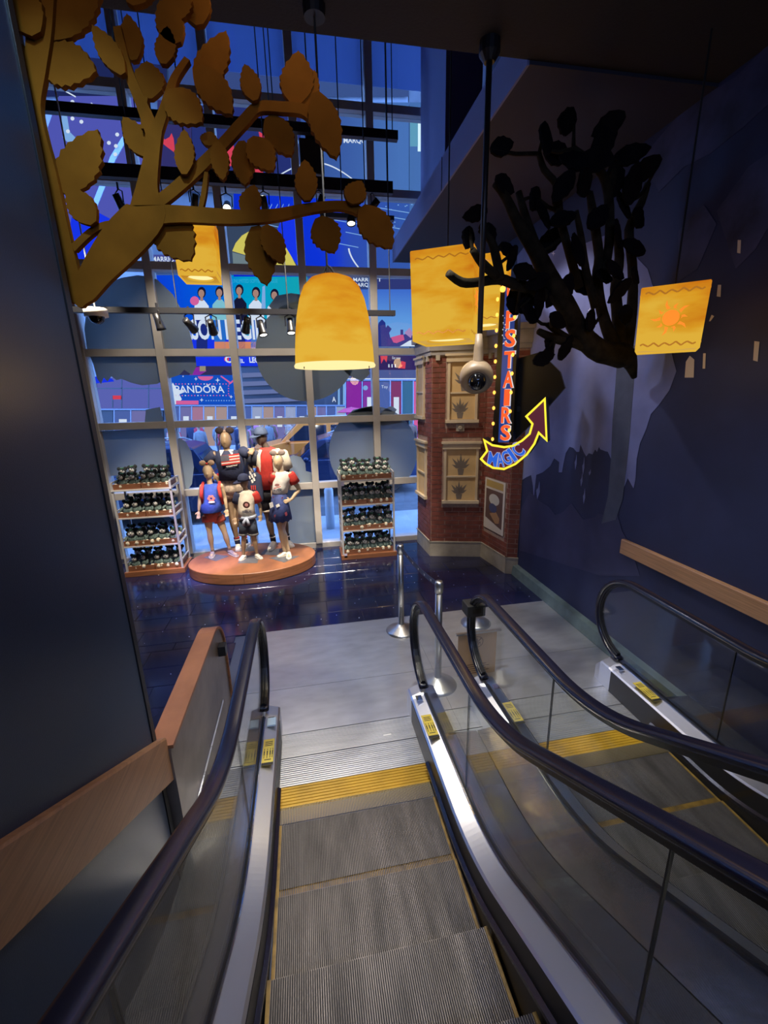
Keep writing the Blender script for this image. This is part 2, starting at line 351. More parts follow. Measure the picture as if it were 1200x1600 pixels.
mu = nt.nodes.new('ShaderNodeMath'); mu.operation = 'MULTIPLY'; nt.links.new(lt.outputs[0], mu.inputs[0]); nt.links.new(gt.outputs[0], mu.inputs[1])
mix = nt.nodes.new('ShaderNodeMixRGB'); mix.inputs[2].default_value = (0.85, 0.9, 1, 1)
old = bs.inputs['Base Color'].links[0].from_socket; nt.links.new(old, mix.inputs[1]); nt.links.new(mu.outputs[0], mix.inputs[0]); nt.links.new(mix.outputs[0], bs.inputs['Base Color'])
floor = shell('floor', -5.0, -4.0, -0.3, WX, 7.4, -0.014, M('tile_grout', (0.07, 0.08, 0.13), 0.5))
tile_mesh = {}
def tile(x0, x1, y0, y1):
    k = (round(x1-x0, 3), round(y1-y0, 3)); h = 0.0015; c = Vector(((x0+x1)/2, (y0+y1)/2, -0.0135))
    if k not in tile_mesh:
        a, bb = (x1-x0)/2, (y1-y0)/2; ch = 0.003
        t = MB().hexa([(-a, -bb, 0), (a, -bb, 0), (a, bb, 0), (-a, bb, 0), (-a, -bb, 0.011), (a, -bb, 0.011), (a, bb, 0.011), (-a, bb, 0.011)])
        t.add([(-a+ch, -bb+ch, 0.0135), (a-ch, -bb+ch, 0.0135), (a-ch, bb-ch, 0.0135), (-a+ch, bb-ch, 0.0135), (-a, -bb, 0.011), (a, -bb, 0.011), (a, bb, 0.011), (-a, bb, 0.011)], [(0, 1, 2, 3), (4, 5, 1, 0), (5, 6, 2, 1), (6, 7, 3, 2), (7, 4, 0, 3)])
        me = bpy.data.meshes.new('tile'); me.from_pydata(t.v, [], t.f); me.materials.append(TILE); tile_mesh[k] = me
    ob = bpy.data.objects.new('tile', tile_mesh[k]); COL.objects.link(ob); place(ob, c, floor)
G = 0.003; row = 0; y = 1.86
while y < 7.0:
    y1 = min(y+0.30, 7.04); x = -4.95 + 0.205*(row % 3); xr = WX if y >= 4.39 else -0.86
    if y < 4.40 < y1-0.02: y1 = 4.40
    while x < xr-0.03:
        x1 = min(x+0.61, xr)
        tile(x+G/2, x1-G/2, y+G/2, y1-G/2); x = x1
    y = y1; row += 1

# ------------------------------------------------------------------ curtain wall
win = struct(MB().box(-5.0, WY-0.02, -0.02, WX, WY+0.16, 0.07).build('window_1', FRAME))
MX = [-5.0, -4.04, -3.0, -1.96, -0.935, 0.14, 1.19, 2.2]
TZ = [0.07, 1.08, 2.14, 3.165, 4.295, 5.32, 6.33, 7.35]
for x in MX:
    MB().box(x-0.055, WY-0.06, 0.07, x+0.055, WY+0.14, 8.3).build('mullion', FRAME, win, bevel=0.006)
for i in range(len(MX)-1):
    for k, z in enumerate(TZ[1:]):
        MB().box(MX[i]+0.055, WY-0.05, z-0.05, MX[i+1]-0.055, WY+0.12, z+0.05).build('transom', FRAME, win)
FROST = M('dark_blind_fabric', (0.10, 0.14, 0.25), 0.7, noise=(2, 0.3))
for i in range(len(MX)-1):
    for k in range(len(TZ)-1):
        za = TZ[k]+(0.05 if k else 0); zb = TZ[k+1]-0.05
        MB().box(MX[i]+0.055, WY+0.035, za, MX[i+1]-0.055, WY+0.045, zb).build('pane', WGLASS, win)
        if k == 6:
            MB().box(MX[i]+0.06, WY+0.06, za+0.25, MX[i+1]-0.06, WY+0.07, zb).build('blind', VINYL('blind_fabric', (0.2, 0.3, 0.55), 0.8), win)
    MB().box(MX[i]+0.055, WY+0.035, 7.4, MX[i+1]-0.055, WY+0.045, 8.3).build('pane', WGLASS, win)

# grey window stickers (plain round and cloud shapes)
def blob(pts, Y=WY+0.03):
    return MB().slab([PY(x, y, Y) for x, y in pts], (0, -0.002, 0))
def circ(cx, cy, r, a0=0, a1=360, n=36, ky=1.0):
    return [(cx+r*math.cos(math.radians(a0+(a1-a0)*i/n)), cy+ky*r*math.sin(math.radians(a0+(a1-a0)*i/n))) for i in range(n+(0 if a1-a0 == 360 else 1))]
VD = VINYL('sticker_slate', (0.23, 0.26, 0.25), 0.93); VL = VINYL('sticker_pale', (0.36, 0.41, 0.43), 0.93); VF = VINYL('sticker_frost', (0.26, 0.30, 0.30), 0.9)
def sticker(parts, m, label):
    b = MB()
    for p in parts: b.add(*(lambda q: (q.v, q.f))(blob(p)))
    o = b.build('window_sticker', m); return tag(o, label, 'window sticker')
sticker([[(246, 437), (270, 460), (287, 490), (297, 520), (305, 553), (307, 572), (300, 586), (288, 578), (280, 586), (262, 592), (245, 600), (222, 602), (205, 598), (190, 592), (182, 594), (174, 588), (168, 596), (162, 590), (158, 600), (152, 592), (146, 570), (136, 545), (132, 515), (135, 482), (148, 458), (165, 444), (190, 434), (215, 430), (232, 432)]], VF, 'largest grey round window sticker with ragged lower edge, behind the hanging white dome camera')
sticker([circ(478, 548, 79), [(420, 478), (432, 462), (455, 458), (482, 462), (500, 490), (440, 500)], [(540, 560), (572, 566), (578, 584), (566, 596), (548, 588), (538, 580)]], VD, 'slate grey round window sticker partly hidden by the bell-shaped lantern')
sticker([circ(583, 705, 69, ky=1.02), [(540, 652), (552, 640), (575, 636), (590, 650), (600, 640), (612, 634), (620, 640), (612, 652), (630, 660), (560, 670)]], VL, 'big pale grey round window sticker with a horned top, behind the right plush rack')
sticker([[(158, 674), (256, 668), (262, 738), (168, 744)]], VL, 'pale rectangular window sticker above the left plush rack')
sticker([[(440, 756), (441, 730), (448, 716), (458, 711), (470, 714), (477, 724), (478, 736), (486, 738), (493, 746), (493, 755)]], VL, 'small pale dome-shaped window sticker right of the mannequins')
sticker([[(272, 690), (280, 684), (290, 690), (299, 706), (303, 730), (300, 756), (292, 768), (276, 770)]], VL, 'narrow pale window sticker beside the mullion left of the woman mannequin')
sticker([[(440, 765), (492, 762), (496, 848), (446, 852)]], VL, 'tall pale blue window sticker between the podium and the right rack')
sticker([[(228, 640), (250, 636), (256, 660), (226, 662)]], VF, 'tiny grey square window sticker at the left transom')
sticker([[(545, 648), (560, 640), (582, 634), (592, 640), (592, 652), (545, 654)]], VD, 'small grey hump-shaped window sticker just above the right transom')

# ------------------------------------------------------------------ landing plates
lp = thing('landing_plate', 'wide brushed steel landing floor in front of both escalators', 'floor plate', (0.95, 3.4, -0.013))
def ribbed(x0, x1, y0, y1, n, m, name, parent, z0=-0.012, z=0.0, d=0.003):
    b = MB(); p = (y1-y0)/n
    prof = [(y0, z0)]
    for i in range(n):
        a = y0+i*p; prof += [(a+p*0.08, z), (a+p*0.62, z), (a+p*0.70, z-d), (a+p*0.98, z-d)]
    prof += [(y1, z0)]
    b.loft([[Vector((x0, yy, zz)) for yy, zz in prof], [Vector((x1, yy, zz)) for yy, zz in prof]])
    return b.build(name, m, parent)
XE = [-0.757, 1.045, 2.775]
for k in range(2):
    for (y0, y1) in ((3.38, 4.41), (2.83, 3.38)):
        MB().box(XE[k]+0.0015, y0+0.002, -0.012, XE[k+1]-0.0015, y1-0.002, 0.0).build('floor_panel', PLATE, lp)
    ribbed(XE[k]+0.0015, XE[k+1]-0.0015, 2.602, 2.828, 16, RIB, 'floor_panel', lp)
    ribbed(XE[k]+0.0015, XE[k+1]-0.0015, 2.362, 2.598, 14, RIB, 'floor_panel', lp, d=0.005)
MB().box(0.44, 2.66, 0.0, 0.50, 2.675, 0.001).build('label_plate', M('paper_white', (0.8, 0.8, 0.78), 0.6), lp)

# ------------------------------------------------------------------ escalators
NEW = (2.78, 0.615, 0.355)     # newel centre (y, z) and radius of the handrail
def rail_path(off=0.0):
    pts = [(y, S(y)+0.97+off) for y in YS+[2.5]]
    r = NEW[2]+off
    pts += [(NEW[0]+r*math.sin(a), NEW[1]+r*math.cos(a)) for a in [PI*i/18 for i in range(18)]+[PI*0.97]]
    return pts
def rail_sweep(xc, prof, path):
    rings = []
    for i, (y, z) in enumerate(path):
        a = path[max(i-1, 0)]; b = path[min(i+1, len(path)-1)]
        t = Vector((b[0]-a[0], b[1]-a[1])).normalized(); n = Vector((-t.y, t.x))   # n: up on the flat
        rings.append([Vector((xc+px, y+n.x*pn, z+n.y*pn)) for px, pn in prof])
    return MB().loft(rings)
def capsule(w, h, n=5):
    p = []
    for cx, a0 in ((w-h, -PI/2), (-(w-h), PI/2)):
        p += [(cx+h*math.cos(a0+PI*i/n), h*math.sin(a0+PI*i/n)) for i in range(n+1)]
    return p
STICK = M('yellow_notice', (0.62, 0.47, 0.06), 0.45)
INK = M('black_ink', (0.01, 0.01, 0.01), 0.6)
WGREEN = M('white_print', (0.8, 0.8, 0.78), 0.5)
def deck_notice(parent, x0, x1, z, y, flip=1):
    """yellow safety notice with small pictograms, lying on the deck"""
    n = MB().box(x0, y-0.22, z, x1, y, z+0.0015).build('notice', STICK, parent)
    b = MB(); w = x1-x0; t = z+0.0017
    def r(a, c, d, e): b.add([(x0+w*a, y-0.22*c, t), (x0+w*d, y-0.22*c, t), (x0+w*d, y-0.22*e, t), (x0+w*a, y-0.22*e, t)], [(3, 2, 1, 0)])
    r(0.0, 0.9, 1, 1.0); 
    for k in range(3): r(0.15, 0.1+k*0.07, 0.85, 0.13+k*0.07)
    for cx in (0.15, 0.42, 0.68, 0.88): r(cx-0.03, 0.38, cx+0.03, 0.44); r(cx-0.05, 0.46, cx+0.05, 0.62); r(cx-0.04, 0.62, cx-0.01, 0.74); r(cx+0.01, 0.62, cx+0.04, 0.74)
    r(0.2, 0.78, 0.8, 0.81)
    b.build('pictograms', INK, n)
def escalator(label, xg0, xg1, xs0, xs1, outer):
    t = thing('escalator', label, 'escalator', ((xs0+xs1)/2, 1.6, 0))
    # steps with cleated treads
    w0, w1 = xs0+0.014, xs1-0.014; n = 104; p = (w1-w0)/n
    for e in (2.10, 1.70, 1.30, 0.90, 0.50, 0.10, -0.3, -0.7, -1.1):
        z = S(e)-0.004
        prof = [(w0, z-0.16)]
        for i in range(n):
            a = w0+i*p; prof += [(a+p*0.10, z), (a+p*0.52, z), (a+p*0.58, z-0.009), (a+p*0.98, z-0.009)]
        prof += [(w1, z-0.16)]
        st = MB().loft([[Vector((x, e-0.362, zz)) for x, zz in prof], [Vector((x, e-0.003, zz)) for x, zz in prof]]).build('step', CLEAT, t)
        prof2 = [(x, zz-0.0015) for x, zz in prof]
        MB().loft([[Vector((x, e-0.402, zz)) for x, zz in prof2], [Vector((x, e-0.362, zz)) for x, zz in prof2]]).build('rear_edge_strip', EDGEY, st)
        MB().box(w0+0.001, e-0.361, z-0.0125, w1-0.001, e-0.004, z-0.0035).build('groove_shade', CLEAT_SHADE, st)  # dark filler standing in for shade between the cleats
        for xa, xb in ((w0-0.004, w0+0.012), (w1-0.012, w1+0.004)):
            MB().box(xa, e-0.40, z-0.02, xb, e-0.003, z+0.002).build('side_edge_strip', EDGEY, st)
    # yellow comb plate: fine ridges and teeth
    cp = ribbed(xs0-0.01, xs1+0.01, 2.205, 2.36, 7, YELLOW, 'comb_plate', t, z0=-0.02, z=0.002, d=0.004)
    b = MB(); m = 100; q = (w1-w0)/m
    for i in range(m):
        x = w0+q*(i+0.5); b.slab([(x-q*0.26, 2.205, 0.003), (x+q*0.26, 2.205, 0.003), (x+q*0.14, 2.10, 0.001), (x-q*0.14, 2.10, 0.001)], (0, 0, -0.012))
    tag(b.build('comb_teeth', M('comb_teeth_metal', (0.34, 0.27, 0.15), 0.45, 0.6), cp), kind='stuff')
    # balustrades
    path = rail_path()
    for side, xg, xs in ((-1, xg0, xs0), (1, xg1, xs1)):
        s = side
        hr = rail_sweep(xg, capsule(0.039, 0.017), path).build('handrail', RUBBER, t, True)
        rail_sweep(xg, [(-0.022, -0.018), (0.022, -0.02), (0.022, -0.034), (0.012, -0.036), (0.012, -0.046), (-0.012, -0.046), (-0.012, -0.036), (-0.022, -0.034)], path[:-1]).build('rail_guide', BLACK, hr)
        # glass panels
        segs = [(-1.7, -0.62), (-0.615, 0.64), (0.645, 1.90), (1.905, None)]
        for a, c in segs:
            ys = [a+(((c if c else 2.78)-a)*i/12) for i in range(13)]
            top = [(y, S(y)+0.93) for y in ys]
            if c is None: r = 0.315; top = [(y, z) for y, z in top if y < 2.77]+[(NEW[0]+r*math.sin(PI*i/14), NEW[1]+r*math.cos(PI*i/14)) for i in range(15)]
            bot = [(y, S(y)+0.19) for y in reversed(ys)] if c else [(2.74, 0.24)]+[(y, S(y)+0.19) for y in reversed(ys[:-1])]
            MB().slab([(xg-0.005, y, z) for y, z in top+bot], (0.01, 0, 0)).build('glass_panel', EGLASS, t)
            if c: MB().slab([(xg-0.0055, c, S(c)+0.19), (xg-0.0055, c+0.005, S(c)+0.19), (xg-0.0055, c+0.005, S(c)+0.93), (xg-0.0055, c, S(c)+0.93)], (0.011, 0, 0)).build('glass_seam', BLACK, t)
        # inner deck, skirt and brush
        di = -s  # towards the steps
        x0 = xg+di*0.012; x1 = xs-di*0.004
        deckp = [(x0, 0.235), (x1-di*0.012, 0.205), (x1, 0.195), (x1, 0.165), (x0, 0.165)]
        YD = YS+[2.5, 2.76]
        dk = swept(deckp, YD, STEEL, 'inner_deck', t, False)
        swept([(xg-0.012, 0.155), (xg+0.012, 0.155), (xg+0.011, 0.252), (xg-0.011, 0.252)], YD, BLACK, 'glass_channel', t)
        swept([(x0-di*0.002, 0.236), (x0+di*0.006, 0.236), (x0+di*0.006, 0.243), (x0-di*0.002, 0.243)], YD, CHROME, 'deck_trim', dk)
        # newel base: a faceted steel nose that closes the deck
        ze = [(2.76, 1.0), (2.80, 1.02), (2.90, 1.0), (2.965, 0.70)]
        rings = []
        for y, k in ze:
            zt = 0.235*k
            rings.append([Vector((x0, y, zt)), Vector((x1-di*(0.012+0.03*(1-k)), y, zt-0.03)), Vector((x1-di*0.03*(1-k), y, zt-0.04)), Vector((x1-di*0.03*(1-k), y, 0.0005)), Vector((x0, y, 0.0005))])
        MB().loft(rings).build('newel_base', STEEL, t)
        deck_notice(dk, min(x0, x1)+0.012, max(x0, x1)-0.016, 0.2405, 2.54)
        if s < 0 and outer[0] is not None or s > 0:
            pl = MB().box(min(x0, x1)+0.025, 2.70, 0.2385, max(x0, x1)-0.03, 2.755, 0.242).build('maker_plate', CHROME, dk)
        swept([(x1, 0.195), (x1+di*0.004, 0.195), (x1+di*0.004, -0.30), (x1, -0.30)], YS+[2.36], BLACK, 'skirt_panel', t)
        swept([(x1, 0.195), (x1+di*0.004, 0.195), (x1+di*0.004, 0.001), (x1, 0.001)], [2.36, 2.76], BLACK, 'skirt_panel', t)
        swept([(x1+di*0.004, 0.075), (x1+di*0.022, 0.065), (x1+di*0.022, 0.045), (x1+di*0.004, 0.035)], YS+[2.3], RUBBER, 'skirt_brush', t)
        # outer deck
        xo = outer[0] if s < 0 else outer[1]
        if xo is not None:
            x0 = xg+s*0.012
            swept([(x0, 0.235), (xo, 0.215), (xo, 0.10), (x0, 0.10)], YS+[2.35], DECK, 'outer_deck', t)
            if abs(xo-xg) < 0.2 or True:
                xe = xg+s*0.10
                MB().loft([[Vector((x0, y, 0.235*k)), Vector((xe if k > 0.9 else xg+s*0.07, y, 0.235*k-0.035)), Vector((xe if k > 0.9 else xg+s*0.07, y, 0.0005)), Vector((x0, y, 0.0005))] for y, k in [(2.35, 1.0)]+ze]).build('newel_base', STEEL, t)
    return t
e1 = escalator('nearest escalator, steps running down to the yellow comb, seen from on board', -0.434, 0.80, -0.318, 0.683, (-0.745, 1.050))
e2 = escalator('second escalator at right beside the mural wall, mostly behind glass', 1.308, 2.545, 1.425, 2.428, (1.056, 2.78))
# blue and white display set into the deck of the nearest escalator
MB().box(-0.400, 2.67, 0.232, -0.34, 2.745, 0.2435).build('indicator', M('indicator_glass', (0.55, 0.7, 0.85), 0.15), e1)
# infill under the decks so that nothing is open below
struct(swept([(-0.82, -0.6), (2.85, -0.6), (2.85, -0.32), (-0.82, -0.32)], [y for y in YS if y < 1.8], BLACK, 'trim_3', None))

# ------------------------------------------------------------------ low parapet with a wooden cap, left of the nearest escalator
pr_ = thing('parapet', 'low bronze-clad parapet with a rounded end and reddish wooden cap, left of the near escalator', 'parapet', (-0.80, 2.6, 0))
def parapet_curve(top, y1, r, n=10):
    return [(1.91, top)]+[(y1-r+r*math.sin(PI/2*i/n), top-r+r*math.cos(PI/2*i/n)) for i in range(n+1)]+[(y1, 0)]
pc = parapet_curve(0.835, 3.28, 0.30)
MB().slab([(-0.80-0.045, y, z) for y, z in [(1.91, 0.0)]+pc], (0.09, 0, 0)).build('cladding', CLAD, pr_)
pi_, po = parapet_curve(0.836, 3.281, 0.30), parapet_curve(0.856, 3.301, 0.32)
rings = [[Vector((-0.86, a[0], a[1])), Vector((-0.74, a[0], a[1])), Vector((-0.74, b_[0], b_[1])), Vector((-0.86, b_[0], b_[1]))] for a, b_ in zip(pi_, po)]
MB().loft(rings).build('wood_cap', WOOD, pr_)
MB().box(-0.756, 2.0, 0.24, -0.75, 3.0, 0.27).build('metal_trim', CHROME, pr_)
MB().box(-0.755, 3.06, 0.60, -0.70, 3.13, 0.68).build('sensor_box', BLACK, pr_)

# ------------------------------------------------------------------ barrier posts, belt and the sign stand
def stanchion(loc, label, h=1.0):
    t = thing('barrier_post', label, 'barrier post', loc, None)
    loc = (loc[0], loc[1], 0.0005); x, y, z = loc
    MB().lathe([(0.0, 0), (0.165, 0), (0.168, 0.008), (0.15, 0.022), (0.06, 0.065), (0.035, 0.085), (0.0, 0.085)], loc, 28).build('base', STEELR, t, True)
    MB().lathe([(0, 0.08), (0.031, 0.08), (0.031, h-0.10), (0, h-0.10)], loc, 18).build('pole', STEELR, t, True)
    MB().lathe([(0, h-0.10), (0.035, h-0.10), (0.036, h-0.02), (0.03, h), (0, h)], loc, 18).build('belt_head', STEELR, t, True)
    return t
stanchion((0.908, 4.11, 0), 'steel barrier post standing on the landing plate in front of the right plush rack')
stanchion((1.022, 3.15, 0), 'steel barrier post close behind the middle handrail loop')
A_, B_ = Vector((0.92, 4.08, 0.955)), Vector((1.018, 3.187, 0.955))
bb = MB(); k = 12
rings = []
for i in range(k+1):
    q = A_.lerp(B_, i/k); q.z -= 0.03*math.sin(PI*i/k)
    rings.append([q+Vector((-0.001, 0, -0.024)), q+Vector((0.001, 0, -0.024)), q+Vector((0.001, 0, 0.024)), q+Vector((-0.001, 0, 0.024))])
belt = bb.loft(rings).build('barrier_belt', M('dark_blue_webbing', (0.03, 0.04, 0.09), 0.6))
tag(belt, 'dark webbing belt stretched between the two steel barrier posts', 'belt')
b2 = MB()
for i in range(2, 11, 2):
    q = A_.lerp(B_, i/k); q.z -= 0.03*math.sin(PI*i/k)
    for dy in (-0.02, 0.015): b2.obox(q+Vector((-0.0015, dy, 0)), (0.0004, 0, 0), (0, 0.008, 0), (0, 0, 0.008))
tag(b2.build('belt_print', WHITE, belt), kind='stuff')
sg = thing('sign_stand', 'low sign stand with a tan no-pushchairs notice, seen through the escalator glass', 'sign', (1.2, 3.22, 0))
pbs = thing('weighted_base', 'round silver weighted base on the landing, behind the black sensor box', 'base', (1.76, 4.08, 0))
MB().lathe([(0.0, 0), (0.165, 0), (0.168, 0.008), (0.14, 0.03), (0.05, 0.07), (0.0, 0.075)], (1.76, 4.08, 0.0005), 28).build('base', STEELR, pbs, True)
q0 = PY(740, 950, 3.1)
sq = MB().box(q0.x-0.03, 3.09, q0.z-0.24, q0.x+0.02, 3.13, q0.z-0.03).build('sensor_bracket', BLACK, e2)
MB().box(q0.x-0.08, 3.03, q0.z-0.05, q0.x+0.08, 3.17, q0.z+0.055).build('sensor_box', M('matt_black', (0.01, 0.01, 0.01), 0.6), e2, bevel=0.008)
MB().box(q0.x-0.035, 3.026, q0.z-0.015, q0.x+0.035, 3.03, q0.z+0.025).build('sensor_lens', M('smoked_lens', (0.03, 0.025, 0.02), 0.1), e2)
SY = 3.22; a, c = PY(716, 993, SY), PY(778, 1048, SY); top = a.z; x0, x1, z0 = a.x, PY(776, 987, SY).x, c.z
MB().box(x0, SY-0.005, z0, x1, SY+0.002, top).build('sign_panel', M('tan_sign', (0.42, 0.27, 0.15), 0.55), sg)
MB().box(x0-0.02, SY-0.012, top, x1+0.04, SY+0.012, top+0.016).build('top_bar', STEELR, sg)
MB().tube([(x0+0.02, SY+0.012, 0.001), (x0+0.02, SY+0.012, top)], 0.008).build('sign_leg', STEELR, sg)
MB().tube([(x1-0.02, SY+0.012, 0.001), (x1-0.02, SY+0.012, top)], 0.008).build('sign_leg', STEELR, sg)
cxs, czs, rs = (x0+x1)/2, top-0.085, 0.056; K = rs/0.105; YF = SY-0.0065
BR = M('brown_print', (0.13, 0.065, 0.03), 0.6)
sp_ = MB()
ring = lambda r: [Vector((cxs+r*math.cos(2*PI*i/36), YF, czs+r*math.sin(2*PI*i/36))) for i in range(36)]
ra, rb = ring(rs), ring(rs-0.008); sp_.add(ra+rb, [(i, (i+1) % 36, 36+(i+1) % 36, 36+i) for i in range(36)])
sp_.obox((cxs, YF, czs), Vector((rs*0.7, 0, rs*0.7)), (0, 0.0004, 0), Vector((-0.0035, 0, 0.0035)))
sp_.obox((cxs-0.01*K, YF, czs+0.01*K), (0.018*K, 0, 0), (0, 0.0003, 0), (0, 0, 0.03*K)); sp_.ell((cxs-0.008*K, YF, czs+0.055*K), (0.014*K, 0.0005, 0.014*K))
sp_.obox((cxs+0.03*K, YF, czs-0.02*K), (0.022*K, 0, 0.006*K), (0, 0.0003, 0), (-0.004*K, 0, 0.012*K))
for dx in (0.015, 0.05): sp_.ell((cxs+dx*K, YF, czs-0.05*K), (0.01*K, 0.0005, 0.01*K))
for i in range(5):
    sp_.obox((cxs, YF, z0+0.02+i*0.022), ((x1-x0)*(0.33 if i % 2 else 0.25), 0, 0), (0, 0.0003, 0), (0, 0, 0.004))
tag(sp_.build('sign_print', BR, sg), kind='stuff')

# ------------------------------------------------------------------ brick storefront corner
BRICK = M('red_brick', (0.16, 0.04, 0.025), 0.75, noise=(9, 0.35), bump=(60, 0.3))
MORTAR = M('mortar', (0.30, 0.20, 0.16), 0.85, noise=(30, 0.2))
STONE = M('painted_stone', (0.33, 0.29, 0.23), 0.6, noise=(7, 0.15), bump=(50, 0.15))
CREAM = M('cream_window_paint', (0.58, 0.47, 0.32), 0.5, noise=(6, 0.08))
PAPER = M('blind_paper', (0.58, 0.40, 0.19), 0.6, noise=(4, 0.12))  # warm tan paper, slightly mottled
SHADE = M('silhouette_grey', (0.16, 0.13, 0.11), 0.6)
TP = [Vector(p+(0,)) for p in ((1.85, 6.93), (1.87, 6.22), (2.63, 6.00), (2.71, 5.30), (2.845, 5.24))]
TTOP = 3.06
tw = thing('brick_facade', 'mock red brick shopfront corner with cream windows and stone foot, beside the curtain wall', 'brick wall', (2.4, 6.1, 0))
foot = [(p.x, p.y) for p in TP]+[(2.845, 6.93)]
MB().slab([(x, y, 0.24) for x, y in foot], (0, 0, TTOP-0.24+0.0)).build('mortar_core', MORTAR, tw)
def face(i):
    a, b = TP[i], TP[i+1]; u = (b-a).normalized(); n = Vector((u.y, -u.x, 0)); return a, b, u, n
def face_box(i, u0, u1, z0, z1, d0, d1, m, name, parent, bevel=0):
    a, b, u, n = face(i)
    o = MB().obox(a+u*((u0+u1)/2)+n*((d0+d1)/2)+Vector((0, 0, (z0+z1)/2)), u*((u1-u0)/2), n*(abs(d1-d0)/2), (0, 0, (z1-z0)/2)).build(name, m, parent, bevel=bevel); return o
def uz(i, px, py):
    a, b, u, n = face(i); q = PN(px, py, a, n); return (q-a).dot(u), q.z
# where windows and the poster sit
W1 = [uz(1, 699, 553), uz(1, 746, 660)]; W2 = [uz(1, 693, 690), uz(1, 746, 786)]
PO = [uz(2, 760, 745), uz(2, 787, 838)]
V1 = [uz(0, 652, 560), uz(0, 664, 655)]; V2 = [uz(0, 653, 685), uz(0, 667, 780)]
holes = {0: [V1, V2], 1: [W1, W2], 2: [PO], 3: []}
brick_mesh = {}
stuffb = MB()
pitch = 0.071; BL = 0.215
for i in range(4):
    a, b, u, n = face(i); L = (b-a).length; z = 0.245; r = 0
    while z+0.06 < TTOP-0.02:
        x = -BL*0.5*(r % 2)
        while x < L:
            x0, x1 = max(x, 0.0)+0.005, min(x+BL, L)-0.005
            parts = [(x0, x1)]
            for (h0, h1) in holes[i]:
                ul, uh, zl, zh = min(h0[0], h1[0])-0.02, max(h0[0], h1[0])+0.02, min(h0[1], h1[1])-0.01, max(h0[1], h1[1])+0.01
                if z+0.06 > zl and z < zh:
                    q = []
                    for p0, p1 in parts:
                        if p1 <= ul or p0 >= uh: q.append((p0, p1))
                        else:
                            if p0 < ul-0.03: q.append((p0, ul))
                            if p1 > uh+0.03: q.append((uh, p1))
                    parts = q
            for p0, p1 in parts:
                if p1-p0 < 0.025: continue
                c = a+u*((p0+p1)/2)+n*0.0+Vector((0, 0, z)); ang = math.atan2(u.y, u.x)
                if i in (0, 3):
                    stuffb.obox(c+Vector((0, 0, 0.03)), u*((p1-p0)/2), n*0.006, (0, 0, 0.0295)); continue
                k = round(p1-p0, 2)
                if k not in brick_mesh:
                    me = bpy.data.meshes.new('brick'); t = MB().box(-k/2, -0.006, 0, k/2, 0.01, 0.059)
                    me.from_pydata(t.v, [], t.f); me.materials.append(BRICK); brick_mesh[k] = me
                ob = bpy.data.objects.new('brick', brick_mesh[k]); COL.objects.link(ob); place(ob, c+n*random.uniform(-0.0015, 0.0015), tw); ob.rotation_euler.z = ang
            x += BL
        z += pitch; r += 1
tag(stuffb.build('bricks', BRICK, tw), kind='stuff')
for i in range(4):
    L = (face(i)[1]-face(i)[0]).length
    face_box(i, -0.014 if i else 0, L+0.014, 0, 0.232, -0.05, 0.016, STONE, 'stone_foot', tw)
    face_box(i, -0.02, L+0.02, 0.232, 0.25, -0.05, 0.022, STONE, 'stone_foot_moulding', tw)
    for k, (z0, z1, d) in enumerate(((TTOP-0.03, TTOP+0.03, 0.03), (TTOP+0.03, TTOP+0.19, 0.045), (TTOP+0.19, TTOP+0.26, 0.09))):
        face_box(i, -d*0.6, L+d*0.4, z0, z1, -0.06, d, M('grey_cornice', (0.25, 0.23, 0.22), 0.6, noise=(7, 0.15)), 'cornice', tw)
    for q in range(int(L/0.16)):
        face_box(i, 0.05+q*0.16, 0.11+q*0.16, TTOP-0.10, TTOP-0.03, 0.0, 0.035, STONE, 'cornice_bracket', tw)
def sash(i, h, style):
    u0, u1, z0, z1 = min(h[0][0], h[1][0]), max(h[0][0], h[1][0]), min(h[0][1], h[1][1]), max(h[0][1], h[1][1])
    w = u1-u0; lh = 0.11
    fr = face_box(i, u0+0.02, u1-0.02, z0+0.05, z1-lh, -0.02, 0.004, PAPER, 'window_blind', tw)
    for a, b in ((u0+0.01, u0+0.045), (u1-0.045, u1-0.01)): face_box(i, a, b, z0+0.045, z1-lh, 0, 0.028, CREAM, 'window_frame', tw)
    zm = z0+(z1-lh-z0)*0.50
    face_box(i, u0+0.045, u1-0.045, zm-0.012, zm+0.012, 0, 0.022, CREAM, 'window_rail', tw)
    face_box(i, u0-0.015, u1+0.015, z0, z0+0.045, 0, 0.05, CREAM, 'window_sill', tw)
    face_box(i, u0-0.01, u1+0.01, z1-lh, z1-0.03, 0, 0.04, CREAM, 'lintel', tw)
    face_box(i, u0-0.03, u1+0.03, z1-0.03, z1, 0, 0.06, CREAM, 'lintel_cap', tw)
    a, b, u, n = face(i)
    if style:   # plain shadow print of a leafy houseplant on the blind
        for zc, hh in ((z0+0.06, zm-z0-0.09), (zm+0.02, z1-lh-zm-0.05)):
            m = MB(); cx = (u0+u1)/2 + random.uniform(-0.03, 0.03)
            def q(du, dz): return a+u*(cx+du)+n*0.0052+Vector((0, 0, zc+dz))
            m.add([q(-0.035, 0), q(0.035, 0), q(0.05, hh*0.26), q(-0.05, hh*0.26)], [(0, 1, 2, 3)])
            for k in range(7):
                an = math.radians(25+k*22); l = hh*(0.5+0.15*(k % 2)); du, dz = math.cos(an)*l*0.8, math.sin(an)*l
                nx, nz = -math.sin(an)*0.022, math.cos(an)*0.022
                m.add([q(0, hh*0.25), q(du*0.5+nx, hh*0.25+dz*0.5+nz), q(du, hh*0.25+dz), q(du*0.5-nx, hh*0.25+dz*0.5-nz)], [(3, 2, 1, 0)])
            tag(m.build('blind_print', SHADE, fr), kind='stuff')
sash(1, W1, 1); sash(1, W2, 1); sash(0, V1, 0); sash(0, V2, 0)
